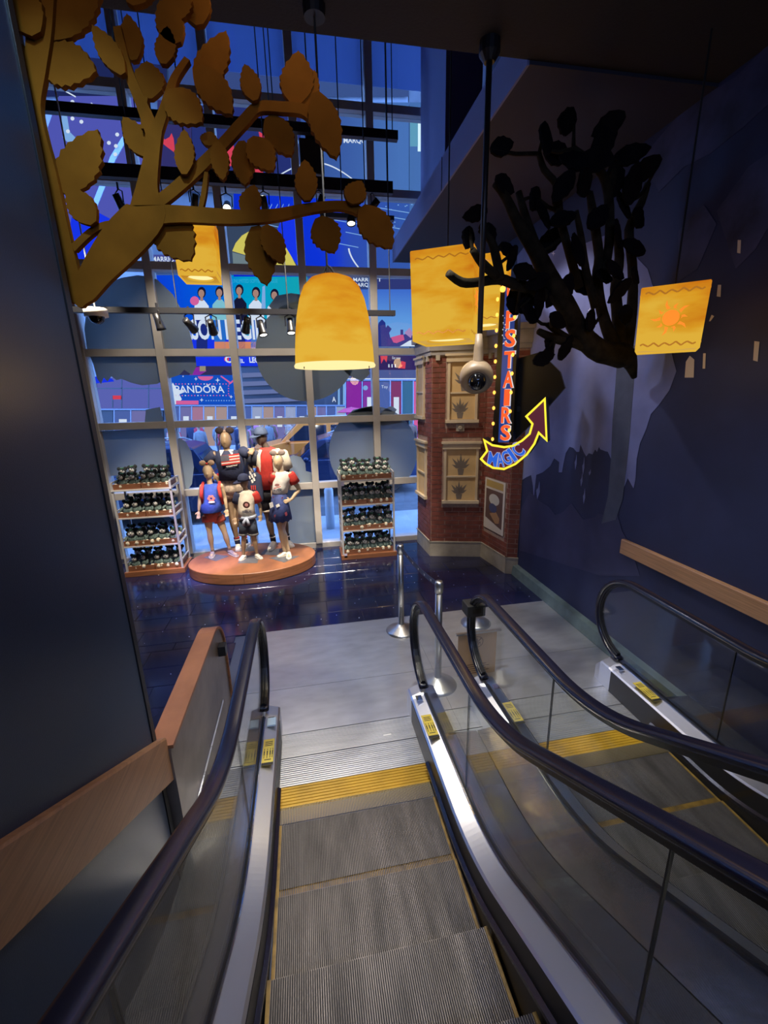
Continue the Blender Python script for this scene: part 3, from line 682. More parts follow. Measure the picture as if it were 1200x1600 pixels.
zz = uz(1, 719, 668); face_box(1, zz[0]-0.06, zz[0]+0.06, zz[1]-0.055, zz[1]+0.055, 0, 0.02, STONE, 'stone_plaque', tw, 0.004)
a, b, u, n = face(1); MB().lathe([(0, 0), (0.035, 0), (0.03, 0.012), (0.012, 0.016), (0, 0.012)], a+u*zz[0]+n*0.02+Vector((0, 0, zz[1])), 16, n).build('rosette', STONE, tw)
# poster: plain abstract print in the photographed colours
u0, u1, z0, z1 = min(PO[0][0], PO[1][0]), max(PO[0][0], PO[1][0]), min(PO[0][1], PO[1][1]), max(PO[0][1], PO[1][1])
a, b, u, n = face(2)
pb = MB().obox(a+u*((u0+u1)/2)+n*0.012+Vector((0, 0, (z0+z1)/2)), u*((u1-u0)/2), n*0.004, (0, 0, (z1-z0)/2)).build('poster', M('poster_paper', (0.56, 0.50, 0.44), 0.6))
tag(pb, 'tall paper poster with a brown centre panel, pasted on the brick return wall', 'poster')
def pq(name, pts, m, d):
    bb = MB().slab([a+u*(u0+(u1-u0)*s)+n*d+Vector((0, 0, z0+(z1-z0)*t)) for s, t in pts], n*0.0003); bb.build(name, m, pb)
pq('poster_print', [(0.08, 0.22), (0.92, 0.10), (0.92, 0.80), (0.08, 0.80)], M('poster_brown', (0.11, 0.06, 0.05), 0.6), 0.0165)
pq('poster_print', [(0.08, 0.84), (0.92, 0.84), (0.92, 0.97), (0.08, 0.97)], M('poster_gold', (0.42, 0.28, 0.08), 0.6), 0.0165)
pq('poster_print', [(0.5+0.26*math.cos(t), 0.62+0.11*math.sin(t)) for t in [2*PI*k/14 for k in range(14)]], M('poster_pale', (0.5, 0.48, 0.44), 0.6), 0.017)
pq('poster_print', [(0.45+0.2*math.cos(t), 0.45+0.09*math.sin(t)) for t in [2*PI*k/14 for k in range(14)]], M('poster_blue', (0.06, 0.07, 0.16), 0.6), 0.0175)
pq('poster_print', [(0.3, 0.32), (0.62, 0.4), (0.8, 0.3), (0.78, 0.2), (0.6, 0.17)], M('poster_ochre', (0.36, 0.2, 0.1), 0.6), 0.0172)

# ------------------------------------------------------------------ blade sign with bulbs and the arrow
SN = Vector((-0.62, -0.785, 0)).normalized(); SU = Vector((0.785, -0.62, 0)).normalized()
SP = Vector((2.12, 4.3, 2.4))
def SG(px, py, off=0.0): q = PN(px, py, SP, SN); return q+SN*off
sgn = thing('blade_sign', 'upright illuminated shop sign reading UPSTAIRS with bulb edging, above the arrow sign', 'sign', (2.2, 4.4, 1.9))
MB().slab([SG(769, 691), SG(801, 691), SG(812, 437), SG(783, 437)], SN*-0.14).build('casing', BLACK, sgn)
SBLUE = M('sign_blue', (0.02, 0.06, 0.30), 0.4, emit=(0.02, 0.07, 0.4), es=0.45)
MB().slab([SG(778.5, 691, 0.002), SG(795.5, 691, 0.002), SG(807, 442, 0.002), SG(790, 442, 0.002)], SN*0.003).build('face', SBLUE, sgn)
ORG_R = E('sign_orange', (1.0, 0.13, 0.03), 1.0); CREAMW = E('sign_white', (0.9, 0.85, 0.85), 0.8)
for ch, px, py in (('U', 798.5, 470), ('P', 797, 514), ('S', 795.5, 543), ('T', 794, 576), ('A', 792.5, 606), ('I', 791, 634), ('R', 789.8, 661), ('S', 788.5, 688)):
    o = SG(px-7, py, 0.0055); h = 0.165; w = 0.105 if ch != 'I' else 0.06
    oo = SG(px-(7 if ch != 'I' else 4), py, 0.0055)
    text(ch, 'letter_outline', CREAMW, sgn, oo+SU*0.004-Vector((0, 0, 0.004)), SU, (0, 0, 1), w+0.008, h+0.008, 0.001, 0.035)
    text(ch, 'letter', ORG_R, sgn, oo, SU, (0, 0, 1), w, h, 0.003, 0.03)
BULB = E('warm_bulb', (1.0, 0.46, 0.07), 2.2)
def bulbs(px0, py0, px1, py1, n):
    for k in range(n):
        s = k/(n-1); c = SG(px0+(px1-px0)*s, py0+(py1-py0)*s, 0.012)
        MB().ell(c, (0.016, 0.016, 0.02), None, 8, 6).build('bulb', BULB, sgn, True)
bulbs(778, 468, 770, 686, 10); bulbs(806, 466, 796, 672, 8)
for px, py in ((786, 452), (805, 444)): MB().ell(SG(px, py, 0.012), (0.03, 0.03, 0.03), None, 8, 6).build('bulb', BULB, sgn, True)
tag(MB().add([p for k in range(26) for p in (lambda c, r: [c-SU*r, c-Vector((0, 0, r)), c+SU*r, c+Vector((0, 0, r))])(SG(random.uniform(783, 790)+8, random.uniform(490, 540), 0.006)-SU*random.uniform(0, 0.05), random.uniform(0.003, 0.008))], [(4*k, 4*k+1, 4*k+2, 4*k+3) for k in range(26)]).build('star_print', CREAMW, sgn), kind='stuff')
arr = thing('arrow_sign', 'curved maroon arrow sign lettered MAGIC with a yellow lit rim, under the blade sign', 'sign', (2.35, 4.2, 1.7))
AP = [(757, 684), (772, 693), (790, 696), (803, 694), (817, 686), (828, 676), (832, 662), (822, 650), (854, 620), (857, 690), (844, 678), (838, 693), (826, 710), (808, 725), (790, 733), (772, 731), (760, 724), (752, 716), (762, 703)]
def inset(pts, d):
    out = []; n = len(pts)
    for i in range(n):
        p, q, r = Vector(pts[i-1]), Vector(pts[i]), Vector(pts[(i+1) % n])
        e1, e2 = (q-p).normalized(), (r-q).normalized(); m = Vector((-e1.y, e1.x))+Vector((-e2.y, e2.x))
        m = m.normalized() if m.length > 1e-6 else Vector((-e1.y, e1.x)); k = max(0.45, m.dot(Vector((-e1.y, e1.x))))
        out.append(tuple(q+m*(d/k)))
    return out
ar_sum = sum(AP[i][0]*AP[(i+1) % len(AP)][1]-AP[(i+1) % len(AP)][0]*AP[i][1] for i in range(len(AP)))
sgnd = 1 if ar_sum > 0 else -1
AI = inset(AP, 3.2*sgnd)
MB().slab([SG(x, y, 0.06) for x, y in AP], SN*-0.20).build('casing', BLACK, arr)
o_, i_ = [SG(x, y, 0.064) for x, y in AP], [SG(x, y, 0.064) for x, y in AI]; nA = len(AP)
MB().add(o_+i_+[p+SN*0.006 for p in o_+i_], [(2*nA+k, 2*nA+(k+1) % nA, 3*nA+(k+1) % nA, 3*nA+k) for k in range(nA)]+[(k, (k+1) % nA, 2*nA+(k+1) % nA, 2*nA+k) for k in range(nA)]+[(nA+(k+1) % nA, nA+k, 3*nA+k, 3*nA+(k+1) % nA) for k in range(nA)]).build('rim', E('neon_yellow', (1.0, 0.82, 0.05), 1.15), arr)
MB().slab([SG(x, y, 0.061) for x, y in AI], SN*0.003).build('face', M('sign_maroon', (0.16, 0.025, 0.05), 0.5, emit=(0.16, 0.03, 0.06), es=0.35), arr)
BLUEL = E('sign_letter_blue', (0.03, 0.14, 0.75), 0.9); PALE = E('sign_letter_rim', (0.62, 0.62, 0.85), 0.7)
for ch, px, py, px2, py2, h in (('M', 763.5, 726, 777.5, 728.5, 0.155), ('A', 780, 728.5, 790, 727.5, 0.15), ('G', 792.5, 726.5, 803, 722, 0.15), ('I', 806, 720, 810.5, 717, 0.15), ('C', 814, 714.5, 824, 705.5, 0.155)):
    o = SG(px, py, 0.066); u_ = SG(px2, py2, 0.066)-o; w = u_.length; u_ = u_.normalized(); v_ = SN.cross(u_).normalized()
    if v_.z < 0: v_ = -v_
    text(ch, 'letter_outline', PALE, arr, o-u_*0.006-v_*0.006, u_, v_, w+0.012, h+0.012, 0.001, 0.05)
    text(ch, 'letter', BLUEL, arr, o, u_, v_, w, h, 0.003, 0.02)
# plain black bracket that carries both signs off the mural wall
MB().slab([SG(800, 560, -0.16), SG(840, 548, -0.16), SG(872, 580, -0.16), SG(880, 606, -0.16), SG(850, 640, -0.16), SG(800, 690, -0.16)], SN*-0.10).build('back_panel', BLACK, arr)
q = SG(805, 640, -0.15); MB().tube([q, (2.70, 5.27, q.z)], 0.03, 8).build('bracket', BLACK, arr)

# ------------------------------------------------------------------ lanterns
def lantern_mat(name, a=(0.80, 0.37, 0.02), b=(0.86, 0.50, 0.05), es=1.0, z0=3.0, z1=3.6):
    if name in MATS: return MATS[name]
    m = bpy.data.materials.new(name); m.use_nodes = True; nt = m.node_tree; nt.nodes.clear(); N = nt.nodes.new
    o = N('ShaderNodeOutputMaterial'); e = N('ShaderNodeEmission'); g = N('ShaderNodeNewGeometry')
    mp = N('ShaderNodeMapping'); mp.inputs['Scale'].default_value = (1, 1, 3.2); nt.links.new(g.outputs['Position'], mp.inputs[0])
    n1 = N('ShaderNodeTexNoise'); n1.inputs['Scale'].default_value = 2.2; n1.inputs['Detail'].default_value = 5; nt.links.new(mp.outputs[0], n1.inputs['Vector'])
    sx = N('ShaderNodeSeparateXYZ'); nt.links.new(g.outputs['Position'], sx.inputs[0])
    mr = N('ShaderNodeMapRange'); mr.inputs[1].default_value = z1; mr.inputs[2].default_value = z0; mr.inputs[3].default_value = -0.10; mr.inputs[4].default_value = 0.22; nt.links.new(sx.outputs[2], mr.inputs[0])
    ad = N('ShaderNodeMath'); nt.links.new(n1.outputs['Fac'], ad.inputs[0]); nt.links.new(mr.outputs[0], ad.inputs[1])
    cr = N('ShaderNodeValToRGB'); el = cr.color_ramp.elements
    el[0].position = 0.3; el[0].color = (0.66, 0.19, 0.008, 1); el[1].position = 0.5; el[1].color = (*a, 1); q = el.new(0.66); q.color = (*b, 1)
    nt.links.new(ad.outputs[0], cr.inputs[0]); nt.links.new(cr.outputs[0], e.inputs[0]); e.inputs[1].default_value = es
    nt.links.new(e.outputs[0], o.inputs[0]); MATS[name] = m; return m
CABLE = M('black_cable', (0.006, 0.006, 0.006), 0.6)
BROWNI = M('lantern_print_brown', (0.25, 0.09, 0.01), 0.7, emit=(0.42, 0.16, 0.012), es=0.9)
ORANGEI = M('lantern_print_orange', (0.6, 0.15, 0.01), 0.7, emit=(1.0, 0.27, 0.02), es=0.95)
INNER = E('lantern_inner_glow', (1.0, 0.80, 0.36), 1.15)
def hang(t, p, z1, m=CABLE, r=0.006):
    MB().tube([p, (p[0], p[1], z1)], r, 6).build('cable', m, t)
# bell-shaped lantern
bc = Vector((0.222, 2.82, 2.672))
BS = 0.945
bell = thing('bell_lantern', 'glowing amber bell-shaped lantern hanging in the middle over the escalator foot', 'lantern', bc, None)
prof = [(r*0.945, z*0.93) for r, z in [(0.258, 0.02), (0.252, 0.12), (0.242, 0.22), (0.228, 0.32), (0.205, 0.42), (0.175, 0.49), (0.130, 0.535), (0.075, 0.555), (0.0, 0.56)]]
MB().lathe([(0.234, 0.019)]+prof, bc, 40).build('shade', lantern_mat('amber_shade_bell', z0=2.68, z1=3.2, es=0.9), bell, True)
MB().lathe([(r*BS, z) for r, z in [(0.262, 0.0), (0.266, 0.012), (0.258, 0.024), (0.195, 0.024), (0.19, 0.012), (0.195, 0.0), (0.262, 0.0)]], bc, 40).build('rim', INNER, bell, True)
MB().lathe([(0.0, 0.03), (0.185, 0.03), (0.185, 0.035), (0.0, 0.035)], bc, 30).build('diffuser', M('lantern_diffuser', (0.3, 0.2, 0.1), 0.6, emit=(0.5, 0.28, 0.1), es=0.6), bell)
for an in (215, 325):
    q = bc+Vector((0.235*math.cos(math.radians(an)), 0.235*math.sin(math.radians(an)), 0)); MB().tube([q+Vector((0, 0, -0.012)), q+Vector((0, 0, 0.03))], 0.003, 5).build('pin', CABLE, bell)
hang(bell, (bc.x-0.02, bc.y, bc.z+0.52), 4.44)
MB().tube([(bc.x-0.05, bc.y, bc.z+0.51), (bc.x-0.03, bc.y, bc.z+0.56), (bc.x-0.02, bc.y, bc.z+0.57), (bc.x, bc.y, bc.z+0.56), (bc.x+0.03, bc.y, bc.z+0.51)], 0.006, 6).build('hook', CABLE, bell)
MB().lathe([(0, 0), (0.06, 0), (0.055, -0.05), (0, -0.05)], (bc.x-0.02, bc.y, 4.44), 16).build('ceiling_rose', BLACK, bell)
def zigzag(o, u, n, w, amp, k, t=0.009):
    """wavy printed line along u"""
    pts = [o+u*(w*i/(4*k))+Vector((0, 0, amp*math.sin(i*PI/2*1.0)*(1 if (i//4) % 2 else 0.7))) for i in range(4*k+1)]
    m = MB()
    for p, q in zip(pts[:-1], pts[1:]):
        d = (q-p).normalized(); s = n.cross(d)*t*0.5; m.add([p-s, q-s, q+s, p+s], [(0, 1, 2, 3)])
    return m
def sun(o, u, n, r, m_name, parent):
    m = MB(); V = Vector((0, 0, 1))
    m.add([o+u*math.cos(2*PI*i/20)*r*0.42+V*math.sin(2*PI*i/20)*r*0.42 for i in range(20)], [tuple(range(20))])
    for i in range(10):
        an = 2*PI*i/10; c1 = u*math.cos(an)+V*math.sin(an); s1 = -u*math.sin(an)+V*math.cos(an); k = 1.0 if i % 2 else 0.8
        m.add([o+c1*r*0.5-s1*r*0.09, o+c1*r*0.5+s1*r*0.09, o+c1*r*0.78*k+s1*r*0.12, o+c1*r*k-s1*r*0.02, o+c1*r*0.72*k-s1*r*0.0], [(0, 1, 2, 3, 4)])
    return tag(m.build(m_name, ORANGEI, parent), kind='stuff')
def square_lantern(label, c, w, h, ang, z1, taper=0.94, sun_faces=(0, 1), key='amber_shade_a', es=0.85):
    """c: centre of the open bottom; four flat sides, slightly wider at the top"""
    t = thing('square_lantern', label, 'lantern', c, None); c = Vector(c)
    ux = Vector((math.cos(ang), math.sin(ang), 0)); uy = Vector((-math.sin(ang), math.cos(ang), 0)); up = Vector((0, 0, 1))
    a, b = w/2*taper, w/2
    cor = lambda r, z: [c-ux*r-uy*r+up*z, c+ux*r-uy*r+up*z, c+ux*r+uy*r+up*z, c-ux*r+uy*r+up*z]
    m = lantern_mat(key, z0=c.z, z1=c.z+h, es=es)
    for k in range(4):
        p = cor(a, 0.0); q = cor(b, h); nn = [-uy, ux, uy, -ux][k]; j = (k+1) % 4
        pn = MB().slab([p[k], p[j], q[j], q[k]], -nn*0.006).build('side_panel', m, t)
        u_ = [ux, uy, -ux, -uy][k]
        for z in (0.09, 0.91):
            r = a+(b-a)*z; zigzag(c+nn*(r+0.003)-u_*r*0.85+up*h*z, u_, nn, 2*r*0.85, 0.012, 5).build('border_print', BROWNI, pn)
        if k in sun_faces: sun(c+nn*((a+b)/2+0.004)+up*h*0.5, u_, nn, w*0.30, 'sun_print', pn)
    MB().slab(cor(b-0.004, h), (0, 0, 0.006)).build('lid', m, t)
    n = 24; o_ = cor(a-0.004, 0.015); e = []
    b_ = MB(); ring_ = [c+ux*math.cos(2*PI*i/n)*a*0.72+uy*math.sin(2*PI*i/n)*a*0.72+up*0.015 for i in range(n)]
    sq_ = []
    for i in range(n):
        x, y = math.cos(2*PI*i/n), math.sin(2*PI*i/n); s = 1/max(abs(x), abs(y)); sq_.append(c+ux*x*s*(a-0.004)+uy*y*s*(a-0.004)+up*0.015)
    b_.add(ring_+sq_, [(i, (i+1) % n, n+(i+1) % n, n+i) for i in range(n)]).build('base_ring', lantern_mat('amber_base', a=(0.75, 0.42, 0.05), b=(0.85, 0.5, 0.1), es=0.75), t)
    MB().lathe([(0, 0.03), (a*0.70, 0.03), (a*0.70, 0.036), (0, 0.036)], c, 24).build('diffuser', INNER, t)
    hang(t, c+up*h, z1)
    return t
square_lantern('large square amber paper lantern hanging left of the dark tree', (1.262, 3.78, 2.925), 0.50, 0.66, math.radians(-30), 8.3, sun_faces=(1,), key='amber_shade_a')
square_lantern('square amber lantern half hidden behind the dark tree branches', (2.067, 4.95, 3.218), 0.52, 0.67, math.radians(-34), 4.43, sun_faces=(1, 3), key='amber_shade_b')
square_lantern('square amber lantern with an orange sun print, hanging by the mural wall at right', (2.40, 2.63, 2.74), 0.36, 0.37, math.radians(-42), 4.44, 0.96, (0,), 'amber_shade_c')
square_lantern('rectangular amber lantern seen through the brown leaf cutout at left', (-0.835, 4.62, 3.56), 0.35, 0.47, math.radians(1), 8.3, 0.92, (2,), 'amber_shade_d')
for p, e in (((1.262, 3.78, 2.85), 4), ((0.222, 2.82, 2.6), 4), ((2.40, 2.63, 2.66), 0.8), ((-0.835, 4.62, 3.45), 3), ((2.067, 4.95, 3.15), 4)):
    point('lantern_bulb', p, e, (1, 0.62, 0.22), 0.1)

# ------------------------------------------------------------------ dome camera on a ceiling pole, white dome camera
pq_ = PY(745, 593, 2.9)
cm = thing('dome_camera', 'large beige dome security camera hanging on a black ceiling pole before the brick corner', 'camera', (pq_.x, 2.9, pq_.z))
MB().tube([(pq_.x+0.01, 2.9, 2.86), (pq_.x+0.01, 2.9, 4.44)], 0.018, 12).build('pole', BLACK, cm, True)
MB().lathe([(0, 4.44), (0.06, 4.44), (0.06, 4.38), (0.03, 4.34), (0, 4.34)], (pq_.x+0.01, 2.9, 0), 16).build('ceiling_plate', BLACK, cm)
BEIGE = M('beige_plastic', (0.26, 0.19, 0.12), 0.45)
MB().lathe([(0, 0.29), (0.022, 0.29), (0.03, 0.2), (0.034, 0.12), (0.045, 0.07), (0, 0.07)], (pq_.x+0.005, 2.9, pq_.z), 16).build('neck', BEIGE, cm, True)
MB().lathe([(0.0, 0.10), (0.07, 0.098), (0.108, 0.075), (0.115, 0.04), (0.112, 0.0), (0.10, -0.02), (0.075, -0.028), (0.0, -0.03)], (pq_.x, 2.9, pq_.z), 28, Vector((0.25, 0.85, 0.55))).build('housing', BEIGE, cm, True)
MB().ell(Vector((pq_.x, 2.9, pq_.z))+Vector((-0.01, -0.03, -0.012)), (0.062, 0.062, 0.062), None, 20, 14).build('dome', M('black_dome', (0.004, 0.004, 0.005), 0.04), cm, True)
wq = PY(150, 490, 5.28)
wc = thing('dome_camera', 'small white dome camera hanging over the left end of the lowest track bar', 'camera', wq)
MB().lathe([(0, 0.05), (0.10, 0.05), (0.11, 0.04), (0.11, -0.03), (0.0, -0.03)], wq, 24).build('housing', M('warm_white_plastic', (0.8, 0.74, 0.64), 0.5), wc, True)
MB().ell(wq+Vector((0, 0, -0.03)), (0.075, 0.075, 0.075), None, 16, 10).build('dome', MATS['black_dome'], wc, True)
MB().tube([wq+Vector((0, 0, 0.05)), wq+Vector((0, 0, 0.5)), (wq.x, wq.y, 8.3)], 0.008, 8).build('rod', M('grey_rod', (0.3, 0.3, 0.3), 0.4), wc)

# ------------------------------------------------------------------ track lighting
def track(px0, py0, px1, py1, Y, hh, label):
    a, b = PY(px0, py0, Y), PY(px1, py1, Y); z = (a.z+b.z)/2
    t = thing('track_bar', label, 'light track', ((a.x+b.x)/2, Y, z))
    MB().box(a.x, Y-0.035, z-hh, b.x, Y+0.035, z+hh).build('rail', BLACK, t)
    for k in range(4):
        x = b.x-0.06-k*(b.x-a.x)/3.2
        if x > a.x: MB().tube([(x, Y, z+hh), (x, Y, 8.3)], 0.006, 6).build('suspension_cable', CABLE, t)
    return t, z
T1, z1 = track(-60, 158, 621, 212, 5.8, 0.045, 'uppermost black track bar crossing the curtain wall')
T2, z2 = track(-60, 255, 613, 293, 5.6, 0.06, 'thick black track bar with spotlights, second from the top')
T3, z3 = track(60, 483, 617, 490, 5.45, 0.028, 'thin black track bar with spotlights at the height of the bell lantern')
T4, z4 = track(500, 338, 615, 341, 5.3, 0.022, 'short thin black bar hanging behind the lowest brown branch')
GLOW = E('lamp_face', (1.0, 0.93, 0.8), 6.0)
def head(px, py, Y, aim, lit, label, tt='spotlight'):
    c = PY(px, py, Y); d = Vector(aim).normalized()
    t = thing('track_spotlight', label, 'spotlight', c, None)
    L = 0.085; r = 0.048
    MB().lathe([(0, -L), (r*0.75, -L), (r*0.8, -L*0.2), (r, L*0.7), (r*1.05, L), (r*0.9, L), (r*0.85, L*0.8), (0, L*0.8)], c, 18, d).build('housing', BLACK, t, True)
    MB().lathe([(0, L*0.82), (r*0.84, L*0.82), (r*0.84, L*0.9), (0, L*0.9)], c, 18, d).build('lamp_face', GLOW if lit else M('dark_lens', (0.02, 0.02, 0.025), 0.1), t)
    s = d.cross(Vector((0, 0, 1))); s = s.normalized() if s.length > 0.05 else Vector((1, 0, 0))
    top = c+Vector((0, 0, 0.13))
    MB().tube([c-s*(r+0.006), c-s*(r+0.01)+Vector((0, 0, 0.10)), top, c+s*(r+0.01)+Vector((0, 0, 0.10)), c+s*(r+0.006)], 0.007, 6).build('yoke', BLACK, t)
    MB().tube([top, top+Vector((0, 0, 0.06))], 0.012, 8).build('stem', BLACK, t)
    return t
head(248, 503, 5.45, (0.2, 0.1, -1), False, 'first black spotlight from the left on the thin lowest bar, pointing down')
head(297, 508, 5.45, (0.4, 0.9, -0.6), False, 'second spotlight from the left on the thin lowest bar, turned to the window')
head(331, 511, 5.45, (0, 0.9, -0.7), False, 'third spotlight from the left on the thin lowest bar, ring-shaped from here')
head(385, 508, 5.45, (-0.3, 0.6, -0.8), False, 'fourth spotlight from the left on the thin lowest bar, beside the lit one')
head(409, 513, 5.45, (0.2, -0.3, -1), True, 'lit spotlight on the thin lowest bar in front of the stadium screen')
head(454, 510, 5.45, (0.05, -0.35, -1), True, 'lit spotlight on the thin lowest bar nearest to the bell lantern')
head(355, 323, 5.6, (0.05, -0.8, -0.55), True, 'brightest spotlight, glaring on the thick bar above the left lantern')
head(188, 318, 5.6, (0.3, 0.4, -0.9), False, 'black spotlight on the thick bar between the brown stems')
head(240, 312, 5.6, (-0.2, 0.3, -0.9), False, 'black spotlight on the thick bar just right of the forked stem')
head(305, 318, 5.6, (-0.3, 0.5, -0.9), False, 'black spotlight on the thick bar above the left lantern, unlit')
head(413, 320, 5.6, (0.1, 0.5, -0.9), False, 'black spotlight on the thick bar left of the yellow dome picture')
head(500, 318, 5.6, (-0.4, 0.4, -0.8), False, 'black spotlight on the thick bar behind the upright middle leaf')
head(583, 322, 5.6, (-0.6, 0.4, -0.6), False, 'black spotlight on the thick bar nearest to its right end')
head(548, 338, 5.3, (0.0, -0.3, -1), True, 'small lit spotlight on the short thin bar')
pj = PY(487, 247, 5.98)
pjt = thing('loudspeaker', 'black box loudspeaker hung between the two upper track bars', 'loudspeaker', pj)
MB().box(pj.x-0.14, 5.90, pj.z-0.19, pj.x+0.14, 6.1, pj.z+0.16).build('cabinet', BLACK, pjt, bevel=0.015)
MB().box(pj.x-0.06, 5.94, pj.z+0.16, pj.x+0.06, 6.06, pj.z+0.27).build('hanger', BLACK, pjt)
MB().box(pj.x-0.12, 5.895, pj.z-0.17, pj.x+0.12, 5.90, pj.z+0.14).build('grille', M('speaker_grille', (0.015, 0.015, 0.018), 0.8), pjt)
MB().tube([(pj.x, 6.0, pj.z+0.27), (pj.x, 6.0, 8.3)], 0.008, 6).build('suspension_cable', CABLE, pjt)

# ------------------------------------------------------------------ flat leaf-cutout tree at the end of the left wall
TY = 2.0
PLY = M('brown_ply', (0.19, 0.064, 0.006), 0.85, noise=(7, 0.18), spec=0.03); 
tr = thing('cutout_tree', 'flat brown plywood tree cutout with serrated leaves fixed to the left wall end', 'tree cutout', PY(118, 470, TY))
def T(px, py, off=0.0): return PY(px, py, TY)+Vector((0, off, 0))
def stem(pts, name='branch', off=0.0):
    """tapering flat strip, pts = (px, py, width px)"""
    b = MB(); k = len(pts); l, r = [], []
    fine = []
    for i in range(k-1):     # Catmull-Rom through the points for smooth bends
        p0, p1, p2, p3 = [Vector(pts[max(0, min(k-1, i+d))]) for d in (-1, 0, 1, 2)]
        for s in (0, 0.25, 0.5, 0.75):
            fine.append(0.5*((2*p1)+(p2-p0)*s+(2*p0-5*p1+4*p2-p3)*s*s+(3*p1-p0-3*p2+p3)*s**3))
    fine.append(Vector(pts[-1])); n = len(fine)
    for i, p in enumerate(fine):
        t = fine[min(i+1, n-1)]-fine[max(i-1, 0)]; t = Vector((t.x, t.y)).normalized(); q = Vector((-t.y, t.x))*p.z*0.5
        l.append((p.x+q.x, p.y+q.y)); r.append((p.x-q.x, p.y-q.y))
    rings = []
    for a, c in zip(l, r):
        A, C = T(*a, off), T(*c, off); d = Vector((0, 0.028, 0)); rings.append([A, C, C+d, A+d])
    return b.loft(rings).build(name, PLY, tr)
stem([(126, 480, 6), (128, 462, 36), (150, 425, 52), (190, 375, 70), (226, 335, 66), (228, 310, 44), (230, 285, 32), (237, 240, 24), (240, 205, 26)], 'trunk')
stem([(120, 470, 22), (108, 430, 30), (95, 370, 28), (86, 325, 26), (72, 262, 26), (60, 215, 24), (51, 165, 24), (54, 110, 34), (60, 50, 40), (62, -10, 44)], 'trunk', 0.001)
stem([(240, 210, 24), (222, 165, 18), (203, 120, 15), (192, 85, 14), (182, 40, 12)], off=0.001)
stem([(240, 212, 20), (252, 180, 16), (262, 150, 14), (272, 120, 12), (292, 90, 10)], off=0.0015)
stem([(215, 345, 50), (245, 335, 32), (290, 334, 26), (340, 337, 24), (380, 338, 22), (430, 335, 19), (480, 325, 16), (525, 320, 14), (555, 325, 15), (580, 345, 8)], off=0.0012)
stem([(235, 322, 20), (262, 303, 20), (300, 270, 20), (345, 226, 18), (380, 188, 18), (403, 166, 17), (440, 166, 17), (474, 170, 17), (494, 190, 12)], off=0.0018)
stem([(112, 388, 12), (140, 362, 11), (165, 350, 10), (195, 350, 14)], off=0.002)
stem([(312, 330, 7), (318, 300, 8), (322, 268, 6)], off=0.002)
stem([(225, 200, 10), (224, 170, 10), (226, 150, 9)], off=0.0022)
LEAVES = [(462, 157, 466, 72, 52), (400, 162, 383, 106, 30), (478, 160, 492, 102, 28), (492, 150, 526, 252, 46), (418, 176, 456, 238, 44), (392, 220, 428, 270, 42), (376, 215, 382, 286, 36), (480, 316, 476, 253, 34),
          (383, 332, 397, 284, 34), (546, 320, 564, 286, 34), (498, 336, 524, 392, 46), (564, 326, 612, 390, 48), (398, 350, 416, 444, 48), (414, 355, 443, 414, 34), (92, 296, 148, 196, 66), (150, 352, 108, 296, 40),
          (228, 238, 188, 176, 36), (290, 276, 290, 206, 30), (322, 222, 328, 200, 28), (340, 226, 350, 286, 28), (245, 330, 296, 404, 64), (262, 150, 318, 196, 52), (308, 130, 352, 40, 50), (310, 110, 364, 184, 46), (228, 148, 226, 88, 52),
          (258, 106, 264, 48, 32), (206, 86, 194, 12, 34), (196, 122, 148, 46, 32), (54, 82, 146, 104, 70), (62, 60, 14, -30, 56), (70, 50, 152, -30, 60), (280, 74, 252, 8, 40), (310, 30, 296, -40, 44), (206, 14, 240, -40, 44), (120, 20, 96, -50, 50), (268, 40, 290, -20, 46), (50, 108, 22, 60, 30)]
def leaf_poly(bx, by, tx, ty, w, teeth=7):
    B, Tt = Vector((bx, by)), Vector((tx, ty)); d = Tt-B; L = d.length; d = d/L; n = Vector((-d.y, d.x)); L_, R_ = [], []
    for i in range(teeth*2+1):
        s = i/(teeth*2); half = w/2*math.sin(PI*min(1, s*0.93+0.05))**0.75*(1.16-0.25*s)
        k = half*(1.04 if i % 2 else 0.93); sh = 0.025*L if i % 2 else 0
        L_.append(B+d*(s*L*0.96+sh)+n*k); R_.append(B+d*(s*L*0.96+sh)-n*k)
    return [tuple(p) for p in [B]+L_+[Tt]+R_[::-1]]
for i, lf in enumerate(LEAVES):
    off = (-0.022 if i % 2 else 0.020)+0.001*(i % 3)
    MB().slab([T(x, y, off) for x, y in leaf_poly(*lf)], (0, 0.024, 0)).build('leaf', PLY, tr)

# ------------------------------------------------------------------ dark round-limbed tree on the mural wall
DARKB = M('dark_bark', (0.020, 0.016, 0.010), 0.9, noise=(14, 0.5), bump=(40, 0.3), spec=0.1); DLEAF = M('dark_leaf', (0.007, 0.006, 0.007), 0.95, noise=(10, 0.3), spec=0.05)
dt = thing('wall_tree', 'dark sculpted tree with twisted limbs and leaves reaching out from the mural wall', 'tree sculpture', PY(985, 570, 3.3))
LIMBS = []
def limb(pts, Y0, Y1, name='branch'):
    k = len(pts); P = []; R = []
    fine = []
    for i in range(k-1):
        p0, p1, p2, p3 = [Vector(pts[max(0, min(k-1, i+d))]) for d in (-1, 0, 1, 2)]
        for s in (0, 0.34, 0.67): fine.append(0.5*((2*p1)+(p2-p0)*s+(2*p0-5*p1+4*p2-p3)*s*s+(3*p1-p0-3*p2+p3)*s**3))
    fine.append(Vector(pts[-1])); n = len(fine)
    for i, p in enumerate(fine):
        Y = Y0+(Y1-Y0)*i/(n-1); q = PY(p.x, p.y, Y); P.append(q); R.append(p.z*(q-EYE).dot(CF)/FPX)
    LIMBS.extend(((p.x, p.y), q) for p, q in zip(fine, P))
    return MB().tube(P, R, 9).build(name, DARKB, dt, True)
